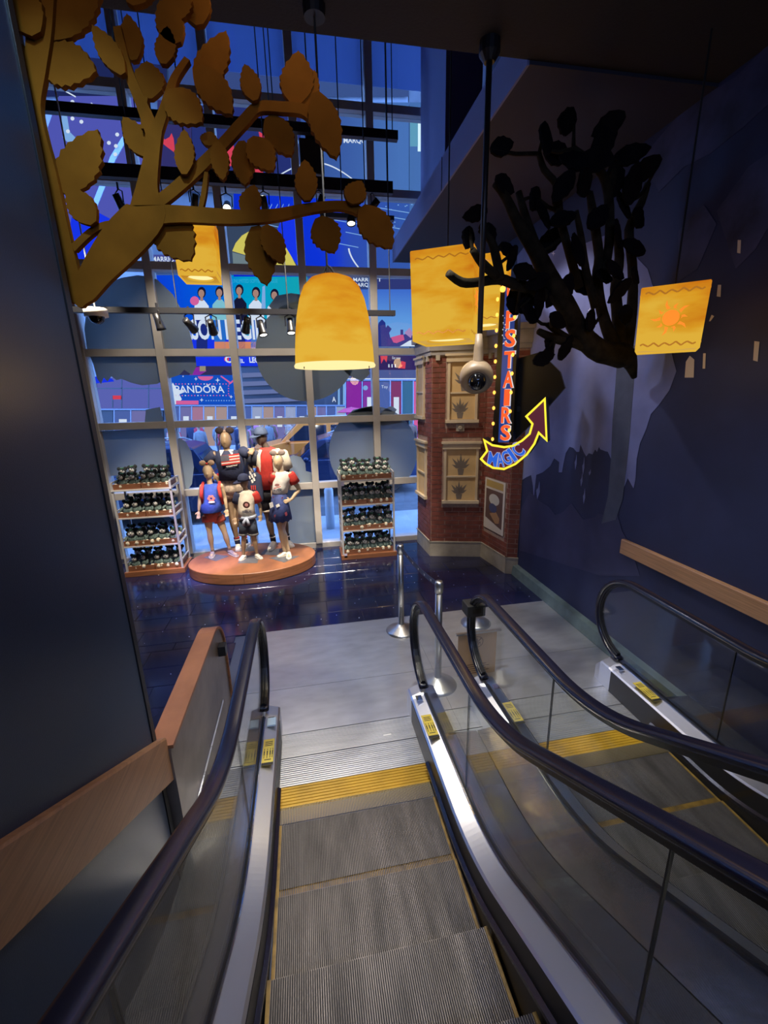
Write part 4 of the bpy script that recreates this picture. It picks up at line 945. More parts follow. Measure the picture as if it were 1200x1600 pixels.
limb([(991, 590, 4), (984, 566, 11), (972, 556, 19), (950, 552, 17), (932, 546, 17), (908, 521, 15), (883, 475, 15), (858, 433, 14), (837, 392, 12), (812, 354, 9), (790, 308, 7), (773, 287, 5)], 3.32, 3.05, 'trunk')
limb([(845, 405, 8), (825, 352, 7), (810, 300, 5)], 3.15, 3.2)
limb([(883, 475, 9), (837, 454, 9), (804, 444, 8), (779, 436, 8), (746, 441, 7), (721, 441, 7), (700, 427, 6)], 3.2, 3.0)
limb([(782, 436, 7), (775, 402, 7), (767, 376, 6), (750, 358, 5)], 3.05, 3.1)
limb([(776, 432, 7), (754, 412, 7), (738, 390, 5)], 3.05, 2.98)
limb([(935, 553, 8), (900, 536, 8), (867, 529, 7), (842, 518, 5)], 3.25, 3.1)
limb([(905, 540, 6), (880, 525, 6), (855, 507, 4)], 3.2, 3.15)
limb([(968, 556, 12), (950, 517, 9), (938, 475, 8), (933, 433, 8), (936, 400, 7), (929, 350, 7), (921, 300, 5)], 3.3, 3.2)
limb([(940, 440, 7), (952, 380, 7), (950, 300, 7), (933, 262, 6), (896, 233, 5)], 3.25, 3.1)
limb([(970, 555, 12), (966, 500, 9), (962, 450, 8), (968, 400, 7), (960, 345, 5)], 3.31, 3.28)
limb([(976, 550, 12), (988, 478, 8), (988, 412, 7), (983, 358, 7), (1002, 317, 6), (1012, 287, 5)], 3.32, 3.3)
limb([(952, 305, 6), (958, 262, 6), (943, 226, 5), (940, 205, 4)], 3.2, 3.22)
limb([(875, 330, 5), (870, 290, 5), (850, 265, 5), (842, 240, 4)], 3.15, 3.1)
limb([(905, 450, 7), (872, 330, 6), (868, 300, 5)], 3.2, 3.12)
limb([(930, 480, 6), (915, 420, 6), (908, 370, 5), (900, 330, 4)], 3.22, 3.1)
def leaf3(px, py, Y, size, ang, tilt, m=DLEAF):
    c = PY(px, py, Y); poly = leaf_poly(0, size*0.5, 0, -size*0.56, size*0.62, 4); s = (c-EYE).dot(CF)/FPX
    rot = Matrix.Rotation(tilt, 3, 'Z') @ Matrix.Rotation(random.uniform(-0.5, 0.5), 3, 'X') @ Matrix.Rotation(ang, 3, 'Y')
    pts = [c+rot @ Vector((x*s, 0, -y*s)) for x, y in poly]
    lf = MB().slab(pts, rot @ Vector((0, 0.018, 0))).build('leaf', m, dt)
    near = min(LIMBS, key=lambda l: (l[0][0]-px)**2+(l[0][1]-py)**2)[1]; base = c+rot @ Vector((0, 0.009, -size*0.45*s))
    MB().tube([base, base.lerp(near, 0.5)+Vector((0, 0, -0.012)), near], [0.010, 0.012, 0.013], 6).build('twig', DARKB, dt, True)
    return lf
random.seed(21)
for px, py, sz in [(785, 228, 40), (790, 288, 40), (742, 333, 36), (733, 370, 36), (802, 403, 34), (860, 375, 46), (838, 310, 44), (820, 425, 36), (884, 450, 40), (855, 215, 50), (888, 190, 50), (872, 240, 46), (905, 390, 46), (908, 440, 44), (968, 365, 40), (970, 455, 40), (990, 288, 50), (945, 222, 52), (952, 195, 46),
                   (935, 338, 44), (873, 500, 36), (826, 474, 46), (845, 470, 46), (805, 470, 40), (1008, 265, 44), (976, 318, 44), (900, 250, 46), (915, 285, 46), (960, 280, 46), (985, 240, 48), (1000, 340, 40), (925, 500, 36), (945, 430, 36), (765, 365, 30), (795, 390, 30), (850, 330, 46), (880, 290, 44), (962, 420, 36), (992, 385, 38), (840, 440, 36), (868, 458, 40), (815, 455, 36), (930, 250, 50), (880, 340, 40), (830, 490, 40), (860, 540, 34), (885, 545, 36), (850, 560, 34), (995, 430, 34), (978, 490, 30)]:
    leaf3(px, py, random.uniform(2.98, 3.28), sz*1.05, random.uniform(-PI, PI), random.uniform(-0.7, 0.7))

# ------------------------------------------------------------------ oval podium
PC = Vector((-0.88, 6.41, 0)); PA, PB, PZ_ = 0.93, 0.655, 0.16
pod = thing('podium', 'low oval wooden display podium under the mannequins', 'podium', PC)
ov = lambda a, b, z, n=56: [Vector((PC.x+a*math.cos(2*PI*i/n), PC.y+b*math.sin(2*PI*i/n), z)) for i in range(n)]
MB().loft([ov(PA-0.02, PB-0.02, 0), ov(PA-0.02, PB-0.02, 0.012), ov(PA, PB, 0.012), ov(PA, PB, PZ_-0.006), ov(PA-0.006, PB-0.006, PZ_)]).build('drum', WOOD, pod)
SLATE = M('slate_inlay', (0.10, 0.10, 0.11), 0.4, noise=(12, 0.25))
def inlay(pts):
    MB().slab([PZ(x, y, PZ_+0.0005) for x, y in pts], (0, 0, 0.0012)).build('inlay_tile', SLATE, pod)
inlay([(318, 871), (336, 866), (358, 869), (337, 877)]); inlay([(371, 880), (382, 868), (406, 868), (402, 880)])
inlay([(407, 866), (415, 858), (441, 857), (434, 868)]); inlay([(420, 872), (438, 868), (468, 869), (444, 879)])
inlay([(366, 862), (372, 855), (398, 853), (402, 861)])
cpt = PC+Vector((-0.08, 0, 0))
for x in (-0.95,):
    yy = PC.y-PB*math.sqrt(1-((x-PC.x)/PA)**2)
    MB().box(x-0.002, yy-0.002, 0.012, x+0.002, yy+0.02, PZ_-0.008).build('drum_joint', M('dark_joint', (0.05, 0.02, 0.01), 0.7), pod)

# ------------------------------------------------------------------ plush toys (plain bears)
FUR = M('grey_green_fur', (0.11, 0.16, 0.145), 0.95, noise=(60, 0.5), bump=(150, 0.6)); FURD = M('dark_fur', (0.02, 0.024, 0.026), 0.95, bump=(150, 0.6))
CRM = M('cream_fur', (0.68, 0.60, 0.45), 0.95, bump=(120, 0.4)); FACE = M('pale_muzzle_fur', (0.58, 0.56, 0.52), 0.95, bump=(150, 0.4))
GRN = M('leaf_green_felt', (0.05, 0.16, 0.09), 0.9)
def make_bear():
    t = thing('plush_bear', 'x', 'plush toy', (0, 0, 0))
    MB().ell((0, 0, 0.062), (0.056, 0.05, 0.064), None, 10, 7).build('body', FUR, t, True)
    MB().ell((0, -0.005, 0.158), (0.05, 0.046, 0.046), None, 10, 7).build('head', FURD, t, True)
    MB().ell((0, -0.034, 0.150), (0.041, 0.026, 0.034), None, 8, 6).build('muzzle', FACE, t, True)
    MB().ell((0, -0.06, 0.155), (0.010, 0.008, 0.007), None, 6, 5).build('nose', FURD, t, True)
    for s in (-1, 1):
        MB().ell((s*0.044, 0.0, 0.200), (0.028, 0.012, 0.028), None, 8, 6).build('ear', FURD, t, True)
        MB().ell((s*0.042, -0.076, 0.030), (0.031, 0.026, 0.032), None, 8, 6).build('foot', CRM, t, True)
        MB().tube([(s*0.05, -0.01, 0.105), (s*0.075, -0.04, 0.075), (s*0.06, -0.062, 0.06)], [0.017, 0.019, 0.016], 6).build('arm', FUR, t, True)
        MB().ell((s*0.016, -0.05, 0.172), (0.007, 0.006, 0.010), None, 6, 5).build('eye', INK, t, True)
    MB().ell((0.0, -0.006, 0.205), (0.03, 0.03, 0.012), None, 8, 5).build('bow', GRN, t, True)
    index_kids(t); return t
bear0 = make_bear(); used = [False]
def bear(x, y, z, rz, sc, label, group):
    if not used[0]: b = bear0; used[0] = True
    else: b = copy_tree(bear0)
    b.location = (x, y, z); b.rotation_euler = (random.uniform(-0.16, 0.06), random.uniform(-0.15, 0.15), rz); b.scale = (sc, sc, sc)
    tag(b, label, 'plush toy', group)

# ------------------------------------------------------------------ display racks
RACKW = M('rack_white_metal', (0.62, 0.60, 0.58), 0.35, 0.2)
TRAY = M('brown_wood_tray', (0.22, 0.085, 0.04), 0.5, noise=(8, 0.25, (1, 1, 8)))
ORD = ['first', 'second', 'third', 'fourth', 'fifth', 'sixth', 'seventh']
TIERN = ['bottom', 'second lowest', 'third lowest', 'top']
def rack(x0, x1, y0, y1, tiers, label, side, nf, seed):
    random.seed(seed)
    t = thing('display_rack', label, 'display rack', ((x0+x1)/2, (y0+y1)/2, 0))
    MB().box(x0-0.015, y0-0.015, 0, x1+0.015, y1+0.015, 0.075).build('plinth', WOOD, t, bevel=0.004)
    top = tiers[-1]+0.10
    for x in (x0+0.02, x1-0.02):
        for y in (y0+0.02, y1-0.02): MB().box(x-0.013, y-0.013, 0.075, x+0.013, y+0.013, top).build('upright', RACKW, t)
        for k, z in enumerate(tiers):
            for dz in ((0.10, 0.0) if k else (0.12,)):
                MB().box(x-0.008, y0+0.033, z+dz-0.01, x+0.008, y1-0.033, z+dz+0.01).build('side_rung', RACKW, t)
    for k, z in enumerate(tiers):
        if k: MB().box(x0+0.008, y0+0.008, z-0.018, x1-0.008, y1-0.008, z).build('shelf', RACKW, t)
        zb = z if k else 0.075
        if k == 3: MB().box(x0+0.006, y0-0.002, z-0.022, x1-0.006, y0+0.006, z-0.002).build('front_lip', RACKW, t)
        h = 0.075; n = 2; w = (x1-x0-0.07)/n
        for q in range(n):
            a = x0+0.035+q*w; b = MB(); a1 = a+w-0.008
            b.loft([[Vector(p) for p in r] for r in ([(a, y0+0.03, zb), (a1, y0+0.03, zb), (a1, y1-0.04, zb), (a, y1-0.04, zb)], [(a, y0+0.03, zb+h), (a1, y0+0.03, zb+h), (a1, y1-0.04, zb+h), (a, y1-0.04, zb+h)],
                     [(a+0.012, y0+0.042, zb+h), (a1-0.012, y0+0.042, zb+h), (a1-0.012, y1-0.052, zb+h), (a+0.012, y1-0.052, zb+h)], [(a+0.012, y0+0.042, zb+0.012), (a1-0.012, y0+0.042, zb+0.012), (a1-0.012, y1-0.052, zb+0.012), (a+0.012, y1-0.052, zb+0.012)])])
            b.build('tray', TRAY, t)
        for row in range(2):
            m = nf[k]
            for i in range(m):
                x = x0+0.11+(x1-x0-0.22)*(i+(0.5 if row and False else 0))/(m-1)+random.uniform(-0.015, 0.015)
                y = y0+0.13+row*0.13
                bear(x, y, zb+0.014+row*0.055, random.uniform(-0.35, 0.35)+(-0.15 if side == 'left' else 0.05), random.uniform(0.92, 1.08),
                     '%s plush bear from left, %s row, %s shelf, %s rack' % (ORD[i], 'back' if row else 'front', TIERN[k], side), 'plush bears on the %s rack' % side)
    return t
rk = rack(-2.70, -1.90, 6.43, 6.88, [0.075, 0.46, 0.89, 1.30], 'white metal display rack of plush toys on a wood plinth, left of the podium', 'left', [5, 5, 5, 5], 3)
rk2 = rack(0.47, 1.33, 6.36, 6.78, [0.075, 0.47, 0.88, 1.27], 'white metal display rack of plush toys on a wood plinth, before the round window sticker', 'right', [6, 6, 6, 6], 5)
TAG = M('lilac_price_tag', (0.55, 0.5, 0.65), 0.5)
for z in (1.175, 0.02): MB().box(0.50, 6.345-0.0, z+0.02, 0.545, 6.355, z+0.085).build('price_tag', TAG, rk2)

# ------------------------------------------------------------------ mannequins
SKINL = M('mannequin_tan', (0.50, 0.36, 0.22), 0.45); SKINM = M('mannequin_brown', (0.30, 0.20, 0.115), 0.45); SKIND = M('mannequin_dark', (0.085, 0.055, 0.04), 0.45)
def cloth(name, col, n=0.12): return M(name, col, 0.85, noise=(18, n), bump=(35, 0.35))
def spline(P, k=5):
    P = [Vector(p) for p in P]; out = []
    for i in range(len(P)-1):
        p0, p1, p2, p3 = [P[max(0, min(len(P)-1, i+d))] for d in (-1, 0, 1, 2)]
        for j in range(k):
            s = j/k; out.append(0.5*((2*p1)+(p2-p0)*s+(2*p0-5*p1+4*p2-p3)*s*s+(3*p1-p0-3*p2+p3)*s**3))
    return out+[P[-1]]
def taper(b, P, R, k=5, n=10):
    pts = spline(P, k); rr = [x.x for x in spline([Vector((r, 0, 0)) for r in R], k)]
    b.tube(pts, rr, n)
def hand(b, wrist, d, palm_n, s, side):
    """palm, four unequal bent fingers and a thumb leaving the palm's side"""
    d = d.normalized(); w = d.cross(palm_n).normalized(); pn = w.cross(d).normalized()
    q = Matrix((w, pn, d)).transposed()
    pc = wrist+d*0.05*s
    b.ell(pc, (0.038*s, 0.016*s, 0.052*s), q, 10, 8)
    for i, L in enumerate((0.068, 0.078, 0.072, 0.056)):
        o = wrist+d*0.088*s+w*(0.027-0.018*i)*s
        f1 = o+(d+w*(0.12-0.08*i))*L*0.5*s; f2 = f1+(d*0.85+pn*0.45+w*(0.1-0.07*i))*L*0.5*s
        b.tube([o-d*0.02*s, o, f1, f2], [0.0095*s, 0.0095*s, 0.0085*s, 0.006*s], 7)
    o = wrist+d*0.03*s+w*0.03*s
    b.tube([o-w*0.012*s, o+(w*0.7+d*0.7)*0.03*s, o+(w*0.55+d)*0.055*s+pn*0.01*s], [0.012*s, 0.011*s, 0.007*s], 7)
def oval(c, rx, ry, n=18, yaw=0.0, tilt=None):
    cs, sn = math.cos(yaw), math.sin(yaw); out = []
    for i in range(n):
        a = 2*PI*i/n; x, y = rx*math.cos(a), ry*math.sin(a)
        out.append(Vector(c)+Vector((x*cs-y*sn, x*sn+y*cs, 0 if tilt is None else x*tilt)))
    return out
def mannequin(label, skin, Y, J, s, yaw=0.0):
    """J: joints as photograph pixels on the plane Y, plus depth offset (towards the camera negative)"""
    p = {k: PY(v[0], v[1], Y+(v[2] if len(v) > 2 else 0)) for k, v in J.items()}
    for k in ('toe_l', 'toe_r'): p[k] = PZ(J[k][0], J[k][1], PZ_+0.02)
    for sd in 'lr':      # keep ankles above the toes' heel point
        a = p['ank_'+sd]; a.z = PZ_+0.085*s/0.75 if s < 0.8 else PZ_+0.09
    root = thing('mannequin', label, 'mannequin', ((p['toe_l']+p['toe_r'])/2*1.0).to_3d().xy.to_3d()+Vector((0, 0, PZ_)))
    b = MB()
    hd = p['head']; nk = p['neck']; wa = p['waist']; hl, hr = p['hip_l'], p['hip_r']; pv = (hl+hr)/2
    sl, sr = p['sho_l'], p['sho_r']; ch = (sl+sr)/2+Vector((0, 0, -0.10*s))
    hq = Matrix.Rotation(yaw, 3, 'Z')
    b.ell(hd, (0.084*s, 0.10*s, 0.132*s), hq, 16, 12)
    b.ell(hd+hq @ Vector((0, -0.018*s, -0.055*s)), (0.056*s, 0.068*s, 0.078*s), hq, 12, 8)
    b.ell(hd+hq @ Vector((0, -0.095*s, -0.015*s)), (0.012*s, 0.014*s, 0.028*s), hq, 8, 6)     # faint nose ridge
    for sx in (-1, 1): b.ell(hd+hq @ Vector((sx*0.075*s, 0.01*s, -0.015*s)), (0.010*s, 0.018*s, 0.03*s), hq, 8, 6)
    taper(b, [hd+Vector((0, 0.01, -0.06*s)), nk, (nk+ch)/2], [0.05*s, 0.052*s, 0.075*s])
    sw = (sr-sl).length/2
    yw = math.atan2((sr-sl).y, (sr-sl).x)
    b.loft([oval(nk+Vector((0, 0, 0.0)), 0.05*s, 0.05*s, 16, yw), oval((sl+sr)/2+Vector((0, 0, 0.015*s)), sw*0.85, 0.075*s, 16, yw), oval(ch, sw*0.92, 0.105*s, 16, yw), oval(ch*0.45+wa*0.55, sw*0.78, 0.098*s, 16, yw), oval(wa, sw*0.66, 0.085*s, 16, yw), oval(wa*0.4+pv*0.6, sw*0.78, 0.105*s, 16, yw), oval(pv+Vector((0, 0, -0.03*s)), sw*0.72, 0.10*s, 16, yw)])
    for sd, sh in (('l', sl), ('r', sr)):
        el, wr = p['elb_'+sd], p['wri_'+sd]
        b.ell(sh, (0.055*s, 0.06*s, 0.06*s), None, 10, 8)
        taper(b, [sh, sh*0.5+el*0.5, el, el*0.5+wr*0.5, wr], [0.052*s, 0.048*s, 0.038*s, 0.036*s, 0.026*s])
        hd_dir = p['fin_'+sd]-wr if 'fin_'+sd in p else wr-el
        hand(b, wr, hd_dir, Vector((0, -1, 0.1)) if sd == 'l' else Vector((0, -1, 0.1)), s*1.05, sd)
    for sd, hp in (('l', hl), ('r', hr)):
        kn, an, to = p['kne_'+sd], p['ank_'+sd], p['toe_'+sd]
        taper(b, [hp+Vector((0, 0, 0.02)), hp*0.55+kn*0.45, kn, kn*0.62+an*0.38, kn*0.2+an*0.8, an], [0.088*s, 0.076*s, 0.053*s, 0.056*s, 0.036*s, 0.033*s])
        heel = Vector((an.x, an.y+0.02*s, PZ_+0.03*s)); b.tube([an, heel, to+Vector((0, 0, 0.012*s))], [0.034*s, 0.034*s, 0.026*s], 8)
    body = b.build('body', skin, root, True)
    r = body.modifiers.new('remesh', 'REMESH'); r.mode = 'VOXEL'; r.voxel_size = max(0.0075, 0.009*s); r.use_smooth_shade = True
    sm = body.modifiers.new('smooth', 'SMOOTH'); sm.factor = 0.5; sm.iterations = 3
    p.update(pv=pv, ch=ch, sw=sw, yw=yw, root=root, s=s, yaw=yaw)
    return p
def shoe(p, sd, m, sole, low=False):
    an, to = p['ank_'+sd], p['toe_'+sd]; s = p['s']; d = Vector((to.x-an.x, to.y-an.y, 0)); L = max(d.length, 0.12*s); d = d.normalized(); w = Vector((-d.y, d.x, 0))
    base = Vector((an.x, an.y, PZ_+0.003))-d*0.05*s; L = L+0.05*s+0.03*s; rings = []
    for f, hw, h in ((0.0, 0.025, 0.06), (0.05, 0.036, 0.085), (0.28, 0.040, 0.10), (0.45, 0.040, 0.085), (0.7, 0.045, 0.06), (0.9, 0.038, 0.045), (1.0, 0.018, 0.03)):
        c = base+d*L*f; h = h*s*(0.75 if low else 1); hw = hw*s*1.05
        rings.append([c+w*hw*math.cos(a)+Vector((0, 0, max(0.012*s, h*0.5+h*0.5*math.sin(a)*1.0))) for a in [2*PI*i/12 for i in range(12)]])
    sh = MB().loft(rings).build('shoe', m, p['root'], True)
    out = [base+d*L*f+w*hw*s*1.1 for f, hw in ((0, 0.026), (0.28, 0.042), (0.7, 0.047), (0.92, 0.038), (1.01, 0.016))]+[base+d*L*f-w*hw*s*1.1 for f, hw in ((1.01, 0.016), (0.92, 0.038), (0.7, 0.047), (0.28, 0.042), (0, 0.026))]
    MB().slab(out, (0, 0, 0.018*s)).build('sole', sole, sh)
    return sh
def garment(rings, m, name, parent):
    o = MB().loft(rings, cap=False).build(name, m, parent, True)
    so = o.modifiers.new('thickness', 'SOLIDIFY'); so.thickness = 0.006
    return o
def sleeve(a, b, f, r0, r1, m, parent, name='sleeve'):
    q = a.lerp(b, f); mid = a.lerp(b, f*0.5); bb = MB()
    bb.tube([a+(a-b).normalized()*0.03, a, mid, q], [r0*0.8, r0, (r0+r1)/2, r1], 14); o = bb.build(name, m, parent, True); return o
def shirt(p, m, hem, whem, dhem, collar=0.065, flare=1.0):
    s, sw, yw = p['s'], p['sw'], p['yw']; mid = (p['sho_l']+p['sho_r'])/2
    wst = mid.lerp(hem, 0.62)
    return garment([oval(p['neck']+Vector((0, 0, 0.0)), collar*s, collar*s, 20, yw), oval(mid+Vector((0, 0, 0.03*s)), sw*0.92, 0.085*s, 20, yw), oval(mid+Vector((0, 0, -0.06*s)), sw*1.05, 0.125*s, 20, yw), oval(mid.lerp(hem, 0.4), sw*1.0, 0.128*s, 20, yw), oval(wst, sw*0.94*flare, 0.122*s, 20, yw), oval(hem, whem, dhem, 20, yw)], m, 'top', p['root'])
def shorts(p, m, f, wr, name='shorts', r1=None):
    s, yw = p['s'], p['yw']; b = MB()
    b.loft([oval(p['waist']+Vector((0, 0, 0.0)), p['sw']*0.86, 0.11*s, 18, yw), oval(p['pv'], p['sw']*1.0, 0.128*s, 18, yw), oval(p['pv']+Vector((0, 0, -0.09*s)), p['sw']*0.96, 0.12*s, 18, yw)])
    for sd in 'lr':
        h, k = p['hip_'+sd], p['kne_'+sd]
        b.tube([h+Vector((0, 0, 0.0)), h.lerp(k, f*0.5), h.lerp(k, f)], [0.10*s, wr*0.97, wr], 16)
    return b.build(name, m, p['root'], True)
def front_patch(p, c, w, h, m, name, parent, d=0.0):
    return MB().obox(c+Vector((0, -d, 0)), Vector((math.cos(p['yw']), math.sin(p['yw']), 0))*w/2, Vector((0, 0.0012, 0)), (0, 0, h/2)).build(name, m, parent)
def bow(p, m, c, s, m2=None):
    """hair band bow: two round puffs and a knot"""
    t = MB().ell(c+Vector((0, -0.02*s, 0.0)), (0.022*s, 0.02*s, 0.022*s), None, 8, 6).build('hair_bow', m2 or m, p['root'], True)
    for sx in (-1, 1): MB().ell(c+Vector((sx*0.075*s, 0, 0.012*s)), (0.062*s, 0.022*s, 0.052*s), None, 12, 8).build('bow_loop', m, t, True)
    band = [p['head']+Vector((0.087*s*math.cos(a), 0.0, 0.135*s*math.sin(a))) for a in [PI*i/10 for i in range(11)]]
    MB().tube(band, 0.011*s, 6).build('hair_band', m, t, True)
def cap_hat(p, m, brim_dir, s):
    c = p['head']+Vector((0, 0, 0.025*s)); b = MB(); rings = []
    for k in range(7):
        a = PI/2*k/6; rings.append(oval(c+Vector((0, 0, 0.115*s*math.sin(a))), max(0.004, 0.098*s*math.cos(a)**0.7), max(0.004, 0.112*s*math.cos(a)**0.7), 18))
    h = b.loft(rings).build('cap', m, p['root'], True)
    d = Vector(brim_dir).normalized(); w = Vector((-d.y, d.x, 0)).normalized(); pts = []
    for i in range(11):
        a = -PI/2+PI*i/10; pts.append(c+d*(0.05+0.125*math.cos(a))*s+w*0.088*s*math.sin(a)+Vector((0, 0, -0.035*s*math.cos(a))))
    MB().slab(pts, (0, 0, 0.008*s)).build('brim', m, h)
    return h
NAVYC = cloth('navy_knit', (0.022, 0.028, 0.065)); REDC = cloth('red_cloth', (0.52, 0.035, 0.025)); BLUEC = cloth('royal_blue_cloth', (0.035, 0.075, 0.36)); CREAMC = cloth('cream_cloth', (0.64, 0.56, 0.44))
CORAL = cloth('coral_shorts_cloth', (0.55, 0.10, 0.06)); DENIM = cloth('dark_denim', (0.035, 0.045, 0.065)); BLACKC = cloth('black_cloth', (0.02, 0.02, 0.025)); WHITEC = cloth('white_cotton', (0.72, 0.68, 0.62)); SKIRTC = cloth('navy_tulle', (0.03, 0.045, 0.15), 0.3)
FLORAL = M('floral_cream_cloth', (0.6, 0.48, 0.36), 0.85, noise=(26, 0.45)); CANVAS = M('grey_canvas', (0.26, 0.22, 0.20), 0.8); SOLE = M('white_sole', (0.68, 0.63, 0.55), 0.6); SHOEW = M('white_leather', (0.66, 0.61, 0.53), 0.5)
BOWD = cloth('dark_sequin', (0.035, 0.022, 0.025)); BOWG = cloth('grey_sequin', (0.22, 0.17, 0.15)); BOWT = cloth('tan_satin', (0.36, 0.24, 0.16)); CAPD = cloth('blue_grey_cap', (0.06, 0.085, 0.15))

# girl in blue top
g1 = mannequin('child mannequin in a blue top and coral shorts with red backpack straps, frontmost at left', SKINL, 6.66, dict(head=(325, 738), neck=(328, 756), sho_l=(316, 761), sho_r=(345, 760), elb_l=(312.5, 779, 0.03), wri_l=(311, 798), fin_l=(310, 812, -0.05), elb_r=(351, 777, 0.03), wri_r=(354, 795), fin_r=(355, 810, -0.05), waist=(329.5, 787), hip_l=(324, 806), hip_r=(341, 806), kne_l=(327.5, 831, -0.03), kne_r=(351, 832, -0.03), ank_l=(332, 861), ank_r=(359, 861), toe_l=(330, 870), toe_r=(370, 868)), 0.80)
hem = PY(331, 798, 6.63)
shirt(g1, BLUEC, hem, g1['sw']*1.28, 0.17, 0.06, 1.1)
shorts(g1, CORAL, 0.36, 0.088)
c1 = PY(330, 779, 6.52)
fl = MB()
for k in range(6):
    a = 2*PI*k/6; fl.ell(c1+Vector((0.035*math.cos(a), 0, 0.035*math.sin(a))), (0.022, 0.002, 0.022), None, 8, 4)
tag(fl.build('flower_print', cloth('pink_print', (0.6, 0.2, 0.16)), g1['root']), kind='stuff')
MB().ell(c1+Vector((0, -0.003, -0.055)), (0.05, 0.002, 0.016), None, 10, 4).build('white_print', WHITEC, g1['root'])
for sd in 'lr':
    a = g1['sho_'+sd]; k = 1 if sd == 'l' else -1
    MB().tube([a+Vector((k*0.015, 0.03, 0.06)), a+Vector((k*0.012, -0.10, 0.0)), a+Vector((k*0.0, -0.12, -0.10)), a+Vector((-k*0.01, -0.05, -0.26))], [0.022, 0.026, 0.026, 0.02], 8).build('backpack_strap', REDC, g1['root'], True)
MB().ell((g1['sho_l']+g1['sho_r'])/2+Vector((0, 0.16, -0.16)), (0.13, 0.08, 0.17), None, 14, 10).build('backpack', REDC, g1['root'], True)
bow(g1, BOWT, g1['head']+Vector((0.0, 0, 0.13)), 0.80, REDC)
for sd in 'lr': shoe(g1, sd, CANVAS, SOLE, True)

# woman in navy sweater
w1 = mannequin('adult mannequin in a navy flag sweater and floral shorts, leaning on the capped one', SKINM, 6.88, dict(head=(352.5, 688), neck=(355, 704), sho_l=(335.5, 711), sho_r=(378, 705), elb_l=(322, 724, 0.08), wri_l=(334, 741, 0.0), fin_l=(344, 752, -0.05), elb_r=(390, 711, -0.04), wri_r=(396, 700, -0.10), fin_r=(390, 710, -0.22), waist=(362, 748), hip_l=(356, 762), hip_r=(372, 762), kne_l=(361, 802), kne_r=(373, 802), ank_l=(371, 844), ank_r=(383, 842), toe_l=(372, 858), toe_r=(387, 851)), 1.0)
hem = PY(364, 748, 6.86)
sw_ = shirt(w1, NAVYC, hem, w1['sw']*0.98, 0.14)
sleeve(w1['sho_l'], w1['elb_l'], 0.80, 0.088, 0.078, NAVYC, w1['root']); sleeve(w1['sho_r'], w1['elb_r'], 0.9, 0.085, 0.078, NAVYC, w1['root'])
shorts(w1, FLORAL, 0.38, 0.108)
fc = PY(360, 718, 6.72); fu = Vector((math.cos(0.05), 0, math.sin(0.09))); fl = MB().obox(fc, fu*0.135, (0, 0.002, 0), (0, 0, 0.075)).build('flag_print', WHITEC, w1['root'])
for k in range(4): MB().obox(fc+Vector((0, -0.003, -0.064+k*0.043)), fu*0.135, (0, 0.0008, 0), (0, 0, 0.011)).build('red_stripe', REDC, fl)
MB().obox(fc+Vector((0, -0.005, 0.03))-fu*0.075, fu*0.06, (0, 0.0008, 0), (0, 0, 0.044)).build('canton', cloth('grey_navy', (0.10, 0.10, 0.13)), fl)
sc = MB(); pts = [fc+fu*(-0.07+0.16*i/24)+Vector((0, -0.006, -0.10+0.012*math.sin(i*1.9)+0.004*i/24)) for i in range(25)]
sc.tube(pts, 0.005, 5).build('script_print', WHITEC, w1['root'])
for sx in (-1, 1): MB().slab([w1['neck']+Vector((sx*0.03, -0.075, 0.02)), w1['neck']+Vector((sx*0.10, -0.055, 0.02)), w1['neck']+Vector((sx*0.085, -0.105, -0.07))], (0, -0.008, 0)).build('collar', WHITEC, w1['root'])
bow(w1, BOWD, w1['head']+Vector((0.0, 0, 0.135)), 1.0, BOWT)
SOCK = cloth('navy_sock', (0.03, 0.04, 0.10))
def sock(p, f0, m, rings):
    for sd in 'lr':
        k, a = p['kne_'+sd], p['ank_'+sd]; q = k.lerp(a, f0); s = p['s']
        so = MB().tube([q, a+Vector((0, 0, -0.01))], [0.046*s, 0.042*s], 12).build('sock', m, p['root'], True)
        for f, mm in rings:
            c = q.lerp(a, f); MB().tube([c, q.lerp(a, f+0.16)], 0.0475*s, 12).build('sock_stripe', mm, so, True)
sock(w1, 0.80, SOCK, ((0.0, REDC), (0.3, WHITEC)))
for sd in 'lr': shoe(w1, sd, SHOEW, SOLE)

# man with cap
m1 = mannequin('tall dark mannequin in a blue-grey cap, red shirt and open cream baseball jersey', SKIND, 6.84, dict(head=(408, 682), neck=(416, 699), sho_l=(402, 707), sho_r=(440, 708), elb_l=(391, 728, 0.02), wri_l=(395, 744, -0.08), fin_l=(398, 756, -0.12), elb_r=(449, 733, 0.04), wri_r=(447, 752, 0.02), fin_r=(446, 764, 0), waist=(416, 758), hip_l=(408, 770), hip_r=(427, 770), kne_l=(419, 806), kne_r=(443, 808), ank_l=(427, 843), ank_r=(449, 843), toe_l=(422, 858), toe_r=(456, 853)), 1.04, -0.5)
hem = PY(418, 763, 6.82)
shirt(m1, REDC, hem, m1['sw']*0.86, 0.13, 0.07)
JERS = cloth('cream_jersey', (0.62, 0.55, 0.43))
s_, yw = m1['s'], m1['yw']; mid = (m1['sho_l']+m1['sho_r'])/2; hem2 = PY(426, 775, 6.86)
def open_ring(c, rx, ry, a0, a1, n=18):
    return [Vector(c)+Vector((rx*math.cos(a), ry*math.sin(a), 0)) for a in [math.radians(a0+(a1-a0)*i/n) for i in range(n+1)]]
jb = MB(); rr = [open_ring(mid+Vector((0, 0, 0.055)), m1['sw']*0.8, 0.10, -70, 228), open_ring(mid+Vector((0, 0, -0.02)), m1['sw']*1.13, 0.155, -78, 232), open_ring(mid.lerp(hem2, 0.5), m1['sw']*1.10, 0.165, -74, 226), open_ring(hem2, m1['sw']*1.10, 0.165, -68, 220)]
